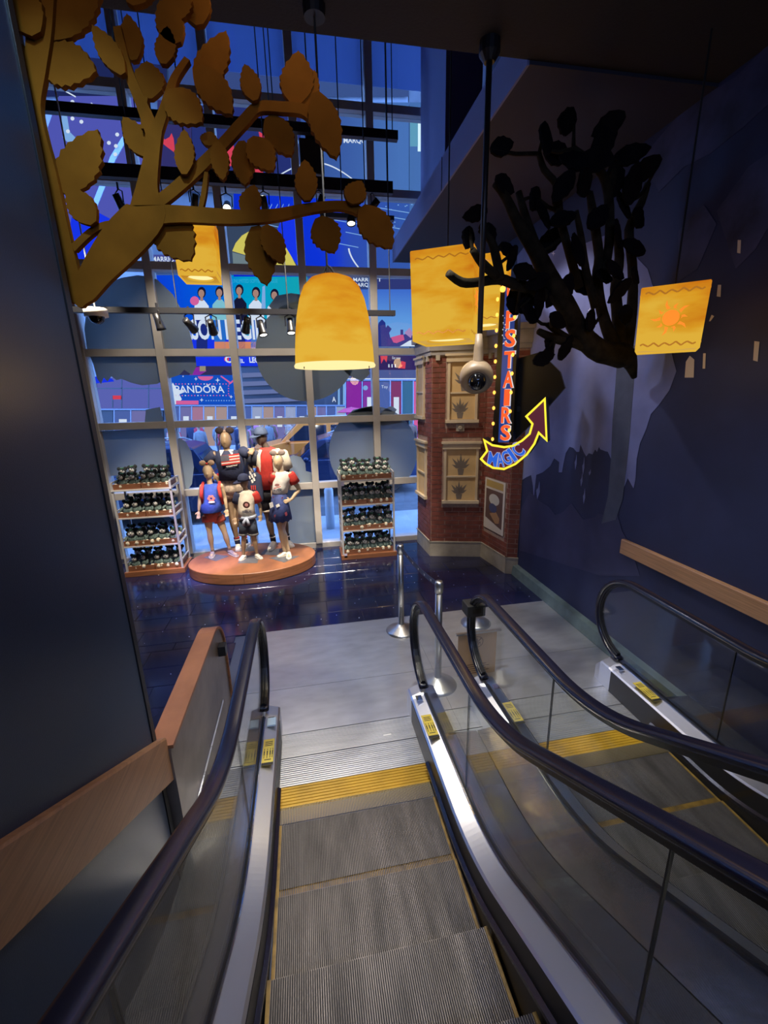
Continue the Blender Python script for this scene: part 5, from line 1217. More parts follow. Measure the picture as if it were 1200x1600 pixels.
n_ = len(rr[0]); jb.add([q for r in rr for q in r], [(i*n_+j, i*n_+j+1, (i+1)*n_+j+1, (i+1)*n_+j) for i in range(3) for j in range(n_-1)])
jo = jb.build('open_jersey', JERS, m1['root'], True); so = jo.modifiers.new('thickness', 'SOLIDIFY'); so.thickness = 0.01
sleeve(m1['sho_l'], m1['elb_l'], 0.8, 0.095, 0.09, cloth('dark_sleeve', (0.045, 0.05, 0.075)), m1['root']); sleeve(m1['sho_r'], m1['elb_r'], 0.95, 0.098, 0.095, JERS, m1['root'])
for k in range(4): MB().ell(mid.lerp(hem2, 0.12+0.2*k)+Vector((0.05, -0.165, 0)), (0.008, 0.003, 0.008), None, 6, 4).build('button', BLACKC, m1['root'])
shorts(m1, BLACKC, 0.70, 0.108)
for sd in 'lr':
    q = m1['hip_'+sd].lerp(m1['kne_'+sd], 0.70); MB().tube([q, q+Vector((0, 0, -0.03))], 0.107, 16).build('shorts_cuff', CREAMC, m1['root'], True)
cap_hat(m1, CAPD, (-0.75, -0.66, 0), 1.08)
sock(m1, 0.74, cloth('black_sock', (0.012, 0.014, 0.025)), ((0.25, WHITEC),))
for sd in 'lr': shoe(m1, sd, SHOEW, SOLE)
# jacket hanging over the man's arm
jk = thing('jacket', 'navy jacket with white lettering and red striped lining, draped from the dark mannequin hand', 'jacket', PY(398, 770, 6.66))
MB().loft([oval(PY(x, y, 6.68), rx, ry, 14, 0.2) for x, y, rx, ry in ((396, 738, 0.05, 0.04), (397, 744, 0.11, 0.07), (397, 756, 0.12, 0.075), (400, 768, 0.11, 0.07), (403, 780, 0.085, 0.06), (404, 786, 0.07, 0.05))]).build('cloth', NAVYC, jk, True)
for k, (x, y) in enumerate(((391, 739), (394, 744), (397, 749), (394, 752), (398, 742), (390, 746))): MB().obox(PY(x, y, 6.60), (0.012, 0, 0.006), (0, 0.001, 0), (-0.006, 0, 0.024)).build('white_print', WHITEC, jk)
for k in range(3): MB().obox(PY(393+k*3, 762, 6.595), (0.007, 0, 0), (0, 0.001, 0), (0, 0, 0.035)).build('red_stripe', REDC, jk)

# boy
b1 = mannequin('smallest child mannequin in a navy cap, cream tee and dark denim shorts', SKINM, 6.36, dict(head=(381, 753), neck=(384, 766), sho_l=(372, 773), sho_r=(398, 772), elb_l=(368, 792, 0.02), wri_l=(367, 808), fin_l=(368, 821, -0.05), elb_r=(406, 790, 0.03), wri_r=(408, 804), fin_r=(406, 816, -0.05), waist=(386, 803), hip_l=(380.5, 814), hip_r=(393, 814), kne_l=(381, 840, -0.02), kne_r=(397, 840, -0.02), ank_l=(380, 862), ank_r=(401, 862), toe_l=(378, 873), toe_r=(408, 872)), 0.70, 0.0)
hem = PY(385, 806, 6.35)
shirt(b1, CREAMC, hem, b1['sw']*1.04, 0.105)
sleeve(b1['sho_l'], b1['elb_l'], 0.66, 0.062, 0.064, NAVYC, b1['root']); sleeve(b1['sho_r'], b1['elb_r'], 0.66, 0.062, 0.064, REDC, b1['root'])
shorts(b1, DENIM, 0.72, 0.074)
for sd in 'lr':
    q = b1['hip_'+sd].lerp(b1['kne_'+sd], 0.72); MB().tube([q, q+Vector((0, 0, -0.028))], 0.077, 16).build('shorts_cuff', cloth('grey_denim', (0.14, 0.13, 0.12)), b1['root'], True)
MB().loft([oval(b1['waist']+Vector((0, 0, -0.01)), b1['sw']*1.12, 0.125, 18, 0), oval(b1['waist']+Vector((0, 0, -0.06)), b1['sw']*1.16, 0.13, 18, 0)]).build('tied_shirt', cloth('pale_chambray', (0.30, 0.33, 0.40)), b1['root'], True)
for dx in (-0.05, 0.03): MB().tube([b1['waist']+Vector((0, -0.13, -0.03)), b1['waist']+Vector((dx*0.7, -0.145, -0.08)), b1['waist']+Vector((dx, -0.145, -0.13))], [0.016, 0.022, 0.018], 8).build('tied_sleeve', MATS['pale_chambray'], b1['root'], True)
pr2 = PY(385, 789, 6.215)
MB().lathe([(0.042, 0), (0.05, 0), (0.05, 0.001), (0.042, 0.001), (0.042, 0)], pr2, 20, Vector((0, -1, 0))).build('ring_print', cloth('brown_red_print', (0.20, 0.09, 0.08)), b1['root'])
MB().ell(pr2, (0.028, 0.001, 0.03), None, 8, 4).build('round_print', cloth('dull_red_print', (0.34, 0.14, 0.13)), b1['root'])
text('BLUE', 'letters', NAVYC, b1['root'], pr2+Vector((-0.065, 0.0, -0.115)), (1, 0, 0), (0, 0, 1), 0.13, 0.032, 0.003, 0.02)
cap_hat(b1, NAVYC, (-0.9, -0.45, 0), 0.88)
for sd in 'lr': shoe(b1, sd, SHOEW, SOLE)

# girl with hand on hip
g2 = mannequin('girl mannequin in a white tee with red sleeves and navy skirt, hand on hip, rightmost', SKINL, 6.36, dict(head=(434.5, 722), neck=(439, 737), sho_l=(428, 743), sho_r=(454, 742), elb_l=(426, 763, 0.10), wri_l=(427, 782, 0.06), fin_l=(428, 794, 0.04), elb_r=(467, 765, 0.02), wri_r=(455, 781, -0.06), fin_r=(445, 784, -0.12), waist=(437, 772), hip_l=(431, 790), hip_r=(445, 790), kne_l=(438.5, 827, -0.02), kne_r=(441.5, 826, 0.03), ank_l=(444, 856), ank_r=(450.5, 858), toe_l=(437.5, 868), toe_r=(451.5, 872)), 0.82, -0.25)
hem = PY(437, 770, 6.35)
shirt(g2, WHITEC, hem, g2['sw']*0.92, 0.115)
sleeve(g2['sho_r'], g2['elb_r'], 0.55, 0.072, 0.076, REDC, g2['root']); sleeve(g2['sho_l'], g2['elb_l'], 0.55, 0.07, 0.072, REDC, g2['root'])
garment([oval(PY(437, 769, 6.35), g2['sw']*0.84, 0.11, 24), oval(PY(437, 785, 6.35), g2['sw']*1.05, 0.15, 24), [q+Vector((0, 0.012*(-1)**i, 0.008*(-1)**i)) for i, q in enumerate(oval(PY(438, 811, 6.35), g2['sw']*1.42, 0.20, 24))]], SKIRTC, 'skirt', g2['root'])
for x, y, w, h in ((424, 789, 0.05, 0.075), (434, 790, 0.05, 0.04), (447, 803, 0.03, 0.05), (430, 806, 0.025, 0.03), (441, 778, 0.012, 0.012), (427, 777, 0.012, 0.012)):
    MB().obox(PY(x, y, 6.175 if y > 784 else 6.2), (w/2, 0, 0.01), (0, 0.001, 0), (-0.005, 0, h/2)).build('skirt_print', WHITEC if w > 0.04 else cloth('wine_print', (0.16, 0.02, 0.04)), g2['root'])
pr3 = PY(433, 758, 6.215)
MB().ell(pr3, (0.035, 0.001, 0.022), None, 10, 4).build('round_print', MATS['dull_red_print'], g2['root'])
MB().obox(pr3+Vector((0.0, 0, -0.035)), (0.05, 0, 0.012), (0, 0.001, 0), (0, 0, 0.005)).build('stripe_print', REDC, g2['root'])
text('BLUE', 'letters', NAVYC, g2['root'], pr3+Vector((-0.055, 0.0, -0.095)), (1, 0, 0), (0, 0, 1), 0.12, 0.034, 0.003, 0.02)
bow(g2, BOWG, g2['head']+Vector((0.0, 0, 0.125)), 0.82, BOWT)
for sd in 'lr': shoe(g2, sd, SHOEW, SOLE, True)

# ------------------------------------------------------------------ the street outside
GZ = -0.15
struct(MB().box(-30, 7.28, GZ-0.2, 34, 9.6, GZ).build('floor_pavement', M('pavement', (0.36, 0.37, 0.38), 0.75, noise=(2, 0.15))))
struct(MB().box(-30, 9.6, GZ-0.3, 34, 17.5, GZ-0.1).build('floor_road', M('asphalt', (0.11, 0.11, 0.115), 0.7, noise=(3, 0.2))))
struct(MB().box(-30, 17.5, GZ-0.3, 34, 27.0, GZ).build('floor_far_pavement', MATS['pavement']))
FY = 27.0
CONC = M('grey_building_skin', (0.20, 0.21, 0.24), 0.7, noise=(0.6, 0.2)); DKB = M('dark_building_skin', (0.06, 0.065, 0.08), 0.5, noise=(0.8, 0.3)); SHOPD = M('dark_shopfront', (0.035, 0.035, 0.045), 0.35)
def building(label, xa, xb, h, m, y0=FY, dep=8):
    a, c = PY(xa, 600, y0).x, PY(xb, 600, y0).x
    t = thing('building', label, 'building', ((a+c)/2, y0+dep/2, GZ))
    MB().box(a, y0, GZ, c, y0+dep, h).build('wall', m, t)
    return t
def flat(pts, Y, m, name, parent, th=0.05):
    return MB().slab([PY(x, y, Y) for x, y in pts], (0, th, 0)).build(name, m, parent)
def rect(x0, y0, x1, y1): return [(x0, y1), (x1, y1), (x1, y0), (x0, y0)]
def screen(label, pts, Y, m, cat='video screen', th=0.04, name='video_screen'):
    q = [PY(x, y, Y) for x, y in pts]; c = sum(q, Vector())/len(q)
    t = thing(name, label, cat, (c.x, Y, min(p.z for p in q)))
    MB().slab(q, (0, th, 0)).build('picture', m, t); return t
def ptext(body, x0, y0, x1, y1, Y, m, parent, bold=0.0, name='lettering'):
    a, c = PY(x0, y1, Y), PY(x1, y1, Y); u = (c-a); w = u.length; b_ = PY(x0, y0, Y)
    return text(body, name, m, parent, (a.x, Y, a.z), (u.x, 0, u.z), (0, 0, 1), w, (b_-a).length, 0.0, bold)
bl = building('grey concrete tower with a curved blue screen, far left across the street', -260, 262, 34, CONC)
bm2 = building('dark building carrying the sports league screen, across the street', 263, 479, 34, DKB, FY)
br = building('slate building carrying the hotel letters and the blue screens, across the street at right', 480, 640, 36, CONC, FY)
br2 = building('dark building at the right end of the far side of the street', 641, 900, 36, DKB, FY)
WHT = E('screen_white', (0.85, 0.9, 1.0), 1.0); CY = E('screen_cyan', (0.05, 0.55, 0.85), 0.9); NAVE = E('screen_navy', (0.015, 0.03, 0.22), 1.0); PINKE = E('screen_pink', (0.95, 0.16, 0.42), 0.9)
REDE = E('screen_red', (0.95, 0.07, 0.12), 0.9); ROYAL = E('screen_royal', (0.012, 0.045, 0.95), 0.95); ORE = E('screen_orange', (0.95, 0.32, 0.16), 0.9); SKINE = E('screen_skin', (0.62, 0.34, 0.26), 0.8); DKE = E('screen_dark', (0.012, 0.014, 0.05), 0.8); PURP = E('screen_violet', (0.13, 0.14, 0.62), 0.8); SLE = E('screen_slate', (0.05, 0.085, 0.27), 0.8); YEL = E('screen_yellow', (0.92, 0.75, 0.14), 0.9); MAG = E('screen_magenta', (0.42, 0.04, 0.52), 0.75); LBL = E('screen_light_blue', (0.30, 0.55, 0.95), 0.9)
Y1, Y2, Y3 = FY-0.20, FY-0.26, FY-0.32

# curved violet screen with white dots
s1 = screen('violet-blue curved screen with white dots behind the brown tree cutout', [(92, 150), (215, 150), (238, 200), (245, 280), (235, 340), (205, 400), (150, 425), (100, 420), (70, 360), (60, 240)], Y1, PURP)
flat([(160, 278), (172, 245), (190, 215), (205, 196), (214, 200), (196, 222), (180, 250), (168, 282), (152, 322), (144, 318)], Y2, M('screen_frame_grey', (0.25, 0.3, 0.4), 0.5), 'frame_rib', s1)
flat([(95, 160), (104, 180), (108, 205), (118, 215), (112, 228), (98, 215)], Y2, LBL, 'light_patch', s1)
flat([(118, 300), (150, 330), (178, 345), (198, 342), (206, 390), (150, 425), (100, 415)], Y2, ROYAL, 'blue_patch', s1)
for x, y in ((113, 159), (127, 190), (183, 210), (181, 228), (180, 241), (171, 259), (113, 185), (170, 223), (106, 205)): flat(circ(x, y, 3.0, n=10), Y3, WHT, 'dot', s1, 0.02)
for q in ((100, 140, 118, 150), (142, 160, 152, 166), (156, 255, 164, 257)): flat([(q[0], q[1]), (q[2], q[3]), (q[2], q[3]+2), (q[0], q[1]+2)], Y3, WHT, 'dash', s1, 0.02)
s1b = screen('dark picture screen with a red raised hand, behind the forked brown stem', rect(246, 150, 299, 299), Y1, E('screen_dim_violet', (0.05, 0.045, 0.2), 0.8))
flat([(248, 212), (258, 218), (265, 214), (268, 208), (271, 216), (273, 238), (262, 230), (252, 222)], Y2, REDE, 'hand_picture', s1b)
s1c = screen('dark picture screen with red figures between the two track bars', rect(300, 165, 469, 299), Y1, E('screen_dim_blue', (0.03, 0.045, 0.23), 0.8))
flat([(346, 240), (356, 226), (364, 222), (368, 244), (362, 258), (352, 262)], Y2, REDE, 'figure_picture', s1c); flat([(385, 262), (398, 258), (412, 270), (402, 274), (392, 270)], Y2, REDE, 'figure_picture', s1c); flat([(404, 205), (412, 210), (414, 232), (408, 228)], Y2, REDE, 'figure_picture', s1c)
h1 = screen('violet hotel sign board reading MARRIOTT MARQUIS above the league screen', rect(226, 398, 292, 424), Y1, E('sign_violet', (0.10, 0.11, 0.42), 0.8), 'sign', name='hotel_sign')
ptext('MARRIOTT', 238, 401, 284, 409, Y2, WHT, h1, 0.02); ptext('MARQUIS', 238, 412, 278, 420, Y2, WHT, h1, 0.02)

# league screen
lg = screen('bright blue and teal league screen with five athletes and SEASON BEGINS', rect(243, 430, 480, 548), Y1, Egrad('league_run', [(0.0, (0.005, 0.05, 0.85)), (0.42, (0.0, 0.16, 0.85)), (0.60, (0.0, 0.45, 0.72)), (1.0, (0.01, 0.50, 0.55))], 0, PY(240, 500, Y1).x, PY(480, 500, Y1).x, 0.9))
def athlete(cx, hy, coat, hair=DKE, w=1.0, ball=None):
    flat([(cx-12*w, 500), (cx-11*w, hy+20), (cx-4, hy+12), (cx+4, hy+12), (cx+11*w, hy+21), (cx+13*w, 500)], Y2, coat, 'athlete', lg, 0.02)
    flat(circ(cx, hy, 6.6, n=14, ky=1.35), Y3, hair, 'hair', lg, 0.02); flat(circ(cx-0.5, hy+1.5, 4.6, n=12, ky=1.35), Y3-0.03, SKINE, 'face', lg, 0.02); flat(rect(cx-2, hy+7, cx+2, hy+13), Y3-0.03, SKINE, 'neck', lg, 0.02)
athlete(315, 457, WHT); athlete(343, 456, E('screen_pale_teal', (0.3, 0.7, 0.78), 0.9)); athlete(374, 453, DKE); athlete(400, 457, WHT); athlete(429, 460, WHT)
flat(circ(304, 470, 7, n=16), Y3-0.06, PINKE, 'ball', lg, 0.02)
flat([(410, 448), (414, 446), (415, 486), (408, 490)], Y3-0.06, LBL, 'bat', lg, 0.02)
for x in (315, 343, 374, 400): flat(rect(x-8, 500, x+9, 548), Y2, NAVE if x in (374, 315) else E('screen_mid_blue', (0.03, 0.2, 0.7), 0.9), 'legs', lg, 0.02)
ptext('SEASON', 262, 499, 347, 531, Y3-0.1, WHT, lg, 0.03); ptext('BEGINS', 354, 499, 428, 531, Y3-0.1, WHT, lg, 0.03)
ptext('UNLIMITED SOFTBALL LEAGUE', 363, 436, 434, 442, Y3, CY, lg)
flat(rect(243, 530, 480, 548), Y2+0.02, ROYAL, 'blue_strip', lg, 0.02); flat(rect(335, 534, 480, 547), Y2, ORE, 'orange_strip', lg, 0.02)
flat(rect(290, 548.5, 480, 557), Y2, ORE, 'orange_strip', lg, 0.02)
lo = screen('royal blue sponsor band under the league screen', rect(286, 552, 480, 572), Y1-0.02, ROYAL)
ptext('C', 352, 556, 363, 567, Y3, WHT, lo, 0.04); ptext('EL', 374, 561, 382, 567, Y3, WHT, lo, 0.03); ptext('LEGO', 390, 558, 412, 567, Y3, WHT, lo, 0.04)
flat(circ(354, 561, 4, n=12), Y3+0.02, REDE, 'red_mark', lo, 0.02)
lb = screen('dim purple poster strip under the sponsor band', rect(256, 572, 372, 586), Y1, E('screen_dusk', (0.05, 0.045, 0.13), 0.8), 'sign', name='poster_strip')
flat([(296, 586), (304, 574), (320, 572), (322, 580), (312, 586)], Y2, MAG, 'magenta_shape', lb); flat(rect(312, 572, 321, 580), Y2-0.03, E('screen_sand', (0.5, 0.42, 0.25), 0.8), 'sand_shape', lb)

# jewellery shop sign
pa = screen('blue jewellery shop sign reading PANDORA inside a dotted border', rect(262, 586, 374, 632), Y1, E('pandora_blue', (0.01, 0.10, 0.62), 0.95), 'sign', name='shop_sign')
ptext('PANDORA', 274, 602.5, 351, 614, Y3, WHT, pa, 0.012); flat([(322, 599), (325, 601.5), (328, 599), (327, 602), (325, 603.2), (323, 602)], Y3, WHT, 'accent', pa, 0.02)
for i in range(19): flat(circ(270+4.9*i, 600, 1.0, n=6), Y3, PINKE if i % 5 else WHT, 'border_dot', pa, 0.02); flat(circ(270+4.9*i, 618, 1.0, n=6), Y3, PINKE if i % 4 else WHT, 'border_dot', pa, 0.02)
for i in range(4): flat(circ(357, 603+4*i, 1.0, n=6), Y3, PINKE, 'border_dot', pa, 0.02)
for i in range(12): flat(circ(322+4*i, 626, 1.0, n=6), Y3, LBL, 'border_dot', pa, 0.02)
flat(circ(321, 588, 12, 0, 180, n=16, ky=0.55), Y3, PINKE, 'pink_disc', pa, 0.02)
flat([(262, 588), (262, 632), (276, 632), (284, 624), (280, 616), (290, 612), (276, 608), (270, 598), (266, 606)], Y3, WHT, 'white_star', pa, 0.02)
flat(rect(275, 626, 310, 632), Y3-0.03, PINKE, 'pink_strip', pa, 0.02)
for x, y, r in ((306, 592, 3), (340, 594, 4), (315, 625, 3.2), (361, 620, 3), (286, 588, 1.5)): flat([(x-r, y), (x-r*.2, y-r*.2), (x, y-r), (x+r*.2, y-r*.2), (x+r, y), (x+r*.2, y+r*.2), (x, y+r), (x-r*.2, y+r*.2)], Y3, WHT, 'sparkle', pa, 0.02)
flat([(344, 588), (346, 587), (360, 597), (368, 590), (370, 592), (360, 600)], Y3, PINKE, 'pink_ribbon', pa, 0.02)
flat(rect(366, 605, 372, 615), Y3, WHT, 'white_block', pa, 0.02)

# shopfronts under the signs
def shop(label, x0, x1, y0, y1, cells, base=SHOPD):
    t = screen(label, rect(x0+0.5, y0, x1-0.5, y1), Y1+0.1, base, 'shopfront', 0.06, 'shopfront')
    n = len(cells); w = (x1-x0)/n
    for i, m in enumerate(cells):
        a = x0+w*i
        flat(rect(a+w*0.06, y0+2, a+w*0.94, y1), Y2, m, 'display_window', t, 0.05)
        flat(rect(a-0.7, y0, a+0.7, y1), Y3-0.05, M('shop_post', (0.25, 0.25, 0.3), 0.5), 'post', t, 0.1)
        if i % 2 == 0: flat(rect(a+w*0.2, y0+(y1-y0)*0.55, a+w*0.6, y1), Y3, DKE, 'display', t, 0.05)
        else: flat(rect(a+w*0.3, y0+(y1-y0)*0.25, a+w*0.75, y0+(y1-y0)*0.5), Y3, WHT, 'lit_card', t, 0.05)
    flat(rect(x0, y0-1.5, x1, y0+1), Y3-0.06, M('shop_fascia', (0.16, 0.17, 0.22), 0.5), 'fascia', t, 0.1)
    return t
C1, C2, C3, C4, C5 = E('shop_warm', (0.62, 0.42, 0.38), 0.8), E('shop_lilac', (0.26, 0.24, 0.55), 0.8), E('shop_rose', (0.6, 0.28, 0.42), 0.8), E('shop_blue', (0.12, 0.19, 0.55), 0.8), E('shop_pale', (0.5, 0.55, 0.8), 0.8)
shop('shopfront with warm display windows under the jewellery sign', 262, 374, 634, 700, [C4, C2, C3, C1, C1, C4])
shop('shopfront with pale windows below the striped louvres', 376, 480, 634, 700, [C4, C5, C1, C2, C5, C4])
shop('shopfront with lilac windows right of the louvres', 480, 540, 634, 700, [C1, C2, C4, C5])
lv = screen('dark upper wall with four pale louvres behind the slate sticker', rect(376, 574, 540, 634), Y1+0.1, SHOPD, 'louvre wall', 0.06, 'louvre_wall')
for k in range(4): flat([(379, 590+13.5*k), (470, 586+13.5*k), (470, 580+13.5*k), (378, 583+13.5*k)], Y2, E('louvre_pale', (0.22, 0.27, 0.55), 0.8), 'louvre', lv, 0.06)
ptext('A', 519, 620, 525, 628, Y2, WHT, lv, 0.02)
for k in range(2): flat(rect(528+8*k, 585, 531+8*k, 634), Y2, LBL, 'pale_post', lv, 0.06)
gw = screen('pale violet glazed upper floor with a red flag sign, far left', rect(60, 590, 256, 640), Y1, E('glazing_violet', (0.17, 0.19, 0.62), 0.8), 'glazed wall', 0.06, 'glazed_wall')
for x in (150, 190, 232, 110): flat(rect(x-0.8, 592, x+0.8, 640), Y2, SHOPD, 'glazing_bar', gw, 0.05)
flat(rect(60, 606, 256, 608), Y2, SHOPD, 'glazing_bar', gw, 0.05); flat(rect(176, 618, 189, 624), Y3, REDE, 'red_flag', gw, 0.02); flat(rect(175, 618, 176.5, 637), Y3, SHOPD, 'flag_pole', gw, 0.05)
flat([(140, 590), (160, 587), (175, 592), (178, 596), (140, 600)], Y2-0.02, ROYAL, 'blue_strip', gw)
shop('low dark shopfront with ceiling lights, far left', 100, 256, 640, 700, [C4, C2, SHOPD, C4, C2, SHOPD])

# upper blue screens
u1 = screen('tall slate blue screen with a white arc and skyline, behind the leaf tips', rect(470, 160, 639, 299), Y1, Egrad('slate_run', [(0, (0.045, 0.10, 0.34)), (0.5, (0.07, 0.16, 0.50)), (1, (0.10, 0.24, 0.62))], 0, PY(470, 250, Y1).x, PY(640, 250, Y1).x, 0.85, (0.5, 0.6)))
arc = [(428+((565-428)*i/24), 278+(290-278)*i/24-31*math.sin(PI*i/24)) for i in range(25)]
flat(arc+[(x, y+2) for x, y in arc[::-1]], Y2, WHT, 'white_arc', u1, 0.02)
random.seed(4)
for k in range(20):
    x = 430+k*6.6; h = random.choice((4, 6, 9, 14, 7)); flat(rect(x, 287-h, x+1.3, 287), Y2-0.01, CY if k % 3 else WHT, 'skyline_stroke', u1, 0.02)
ptext('MARQUIS', 537, 215, 578, 225, Y3, WHT, u1, 0.02); ptext('MARRIOTT', 537, 201, 584, 209, Y3, E('screen_dim_text', (0.2, 0.3, 0.6), 0.9), u1, 0.02); flat([(524, 215), (528, 203), (533, 209), (538, 203), (540, 215)], Y3, E('mark_wine', (0.3, 0.08, 0.35), 0.9), 'wine_mark', u1, 0.02)
ptext('OST', 462, 218, 474, 226, Y3, LBL, u1, 0.02)
u2 = screen('deep royal blue screen with thin white lines above the bell lantern', rect(365, 300, 640, 432), Y1-0.05, Egrad('royal_run', [(0, (0.004, 0.03, 0.70)), (0.55, (0.006, 0.045, 0.85)), (0.75, (0.04, 0.10, 0.55)), (1, (0.05, 0.13, 0.5))], 0, PY(365, 350, Y1).x, PY(640, 350, Y1).x, 0.9, (0.7, 0.8)))
def line(x0, y0, x1, y1, w, m, parent, Y=Y3): return flat([(x0, y0), (x1, y1), (x1, y1+w), (x0, y0+w)], Y, m, 'white_line', parent, 0.02)
for q in ((417, 350, 470, 362), (505, 340, 575, 352), (540, 362, 600, 374), (560, 330, 650, 345), (520, 378, 560, 386), (480, 318, 560, 326), (580, 322, 640, 332), (600, 352, 650, 362)): line(*q, 1.0, LBL, u2)
cv = [(545+17*(i/8)**1.6, 388+32*i/8) for i in range(9)]; flat([(x-1.2, y) for x, y in cv]+[(x+1.2, y) for x, y in cv[::-1]], Y3, WHT, 'white_curve', u2, 0.02)
random.seed(5)
for k in range(26): 
    x, y = random.uniform(575, 650), random.uniform(312, 372); flat(rect(x, y, x+2, y+1.2), Y3, LBL, 'light_dot', u2, 0.02)
for k in range(9): line(416+9*k, 318, 408+9*k, 334, 2, LBL, u2)
dm = screen('picture of a yellow dome on a dark ground, below the brown branch', rect(352, 342, 466, 424), Y1-0.1, E('dome_ground', (0.06, 0.09, 0.16), 0.8))
flat([(363, 392), (368, 380), (378, 368), (390, 361), (402, 358), (418, 361), (432, 370), (446, 385), (456, 402), (463, 416), (440, 416), (415, 408), (390, 400)], Y2-0.1, YEL, 'dome_picture', dm)
flat([(440, 342), (466, 342), (466, 416), (456, 402), (446, 385), (430, 366)], Y2-0.1, ROYAL, 'blue_wedge', dm)
flat([(365, 424), (363, 394), (390, 401), (415, 409), (440, 417), (464, 417), (464, 424)], Y2-0.1, E('dome_base', (0.25, 0.32, 0.33), 0.8), 'base_picture', dm)
# right-hand screens
r1 = screen('pale blue screen with dark spectator silhouettes, right of the bell lantern', rect(560, 452, 700, 541), Y1, Egrad('pale_run', [(0, (0.22, 0.55, 0.95)), (0.5, (0.16, 0.42, 0.92)), (1, (0.07, 0.2, 0.75))], 2, PY(600, 541, Y1).z, PY(600, 452, Y1).z, 0.9))
flat(rect(560, 436, 700, 452), Y1, E('slate_band', (0.045, 0.06, 0.25), 0.8), 'slate_band', r1)
h2 = screen('small hotel sign strip reading MARRIOTT MARQUIS beside the bell lantern top', rect(486, 434, 590, 452), Y1-0.05, SLE, 'sign', name='hotel_sign')
ptext('MARRIOTT', 552, 434, 596, 440, Y3, WHT, h2, 0.02); ptext('MARQUIS', 552, 442, 588, 449, Y3, WHT, h2, 0.02); flat([(538, 447), (540, 439), (544, 444), (549, 439), (551, 447)], Y3, PINKE, 'pink_mark', h2, 0.02)
lb2 = screen('plain pale blue screen behind the bell lantern', rect(480, 452, 560, 541), Y1, LBL)
SIL = E('silhouette_blue', (0.03, 0.05, 0.33), 0.8)
flat([(560, 541), (562, 525), (575, 515), (590, 512), (592, 504), (597, 499), (602, 504), (603, 512), (606, 508), (610, 512), (612, 514), (608, 520), (610, 528), (620, 526), (640, 520), (650, 530), (650, 541)], Y2, SIL, 'silhouette', r1)
flat([(611, 527), (622, 524), (630, 522), (632, 531), (620, 536), (615, 535)], Y3, E('shirt_pink', (0.85, 0.12, 0.35), 0.85), 'red_shirt', r1); flat([(632, 520), (640, 512), (645, 520), (642, 528)], Y3, E('hand_lilac', (0.6, 0.35, 0.7), 0.8), 'hand_picture', r1); flat(rect(626, 515, 630, 523), Y3-0.02, SIL, 'phone_picture', r1)
flat([(625, 541), (640, 532), (650, 530), (650, 541)], Y3, WHT, 'white_patch', r1)
r2 = screen('dark maroon restaurant screen with red shapes above the pale band', rect(560, 546, 700, 578), Y1, E('maroon_ground', (0.055, 0.03, 0.16), 0.8))
flat([(594, 552), (600, 548), (606, 552), (604, 566), (600, 560), (596, 568)], Y2, REDE, 'red_shape', r2); flat([(622, 575), (628, 564), (634, 566), (633, 576)], Y2, REDE, 'red_figure', r2); flat(rect(606, 549, 650, 552), Y2, ORE, 'orange_strip', r2); ptext('Eat now', 613, 557, 626, 561, Y2, WHT, r2)
for x in (607, 612, 617): flat(rect(x, 569, x+1.5, 574), Y2, WHT, 'white_figure', r2)
r3 = screen('pale slate wall band over the magenta shop', rect(540, 578, 700, 593), Y1, E('band_slate', (0.13, 0.17, 0.45), 0.75), 'wall band', name='wall_band')
flat(rect(540, 591, 700, 593), Y2, WHT, 'white_line', r3)
r4 = shop('magenta-lit shopfront at right, behind the pavement barriers', 540, 592, 594, 700, [MAG, E('shop_violet', (0.35, 0.06, 0.5), 0.8)])
r5 = shop('teal and pink shopfront at the far right', 592, 700, 594, 700, [C4, E('shop_wine', (0.35, 0.07, 0.22), 0.8), E('shop_teal', (0.06, 0.22, 0.45), 0.8), PINKE, C4, C2])
ptext('Toy', 596, 602, 606, 608, Y3-0.1, WHT, r5); flat(circ(571, 606, 4, n=8), Y3-0.1, LBL, 'light_ball', r4, 0.02)
w_ = screen('narrow white glowing strip put in for daylight at the upper right window edge', rect(653, 188, 690, 236), Y1, E('daylight_glow', (0.75, 0.95, 1.0), 1.2)); flat(rect(641, 188, 653, 228), Y2, E('teal_panel', (0.16, 0.45, 0.62), 0.9), 'teal_panel', w_)  # white strip glows in place of daylight
u3 = screen('plain slate blue wall screen at the upper right', rect(640, 160, 760, 432), Y1+0.05, E('slate_panel', (0.10, 0.24, 0.60), 0.8))
# top: upper facades, a dim glow put into their colour
for k, (xa, xb) in enumerate(((-250, 260), (264, 478), (481, 639))):
    flat(rect(xa, -160, xb, 150), Y1, E('upper_facade_glow_%d' % k, ((0.02, 0.03, 0.13), (0.06, 0.10, 0.30), (0.07, 0.13, 0.37))[k], 0.8), 'upper_facade_glow', (bl, bm2, br)[k])
um = thing('parasol', 'pink-red parasol over a pavement stall across the street', 'parasol', PY(549, 700, 21).xy.to_3d()+Vector((0, 0, GZ)))
c = PY(549, 636, 21); MB().lathe([(0.7, c.z-0.22), (0.35, c.z-0.06), (0, c.z), (0, c.z-0.04), (0.33, c.z-0.10), (0.68, c.z-0.24)], (c.x, 21, 0), 12).build('canopy', M('parasol_red', (0.6, 0.06, 0.14), 0.7), um); MB().tube([(c.x, 21, GZ), (c.x, 21, c.z)], 0.025).build('pole', WHITE, um)
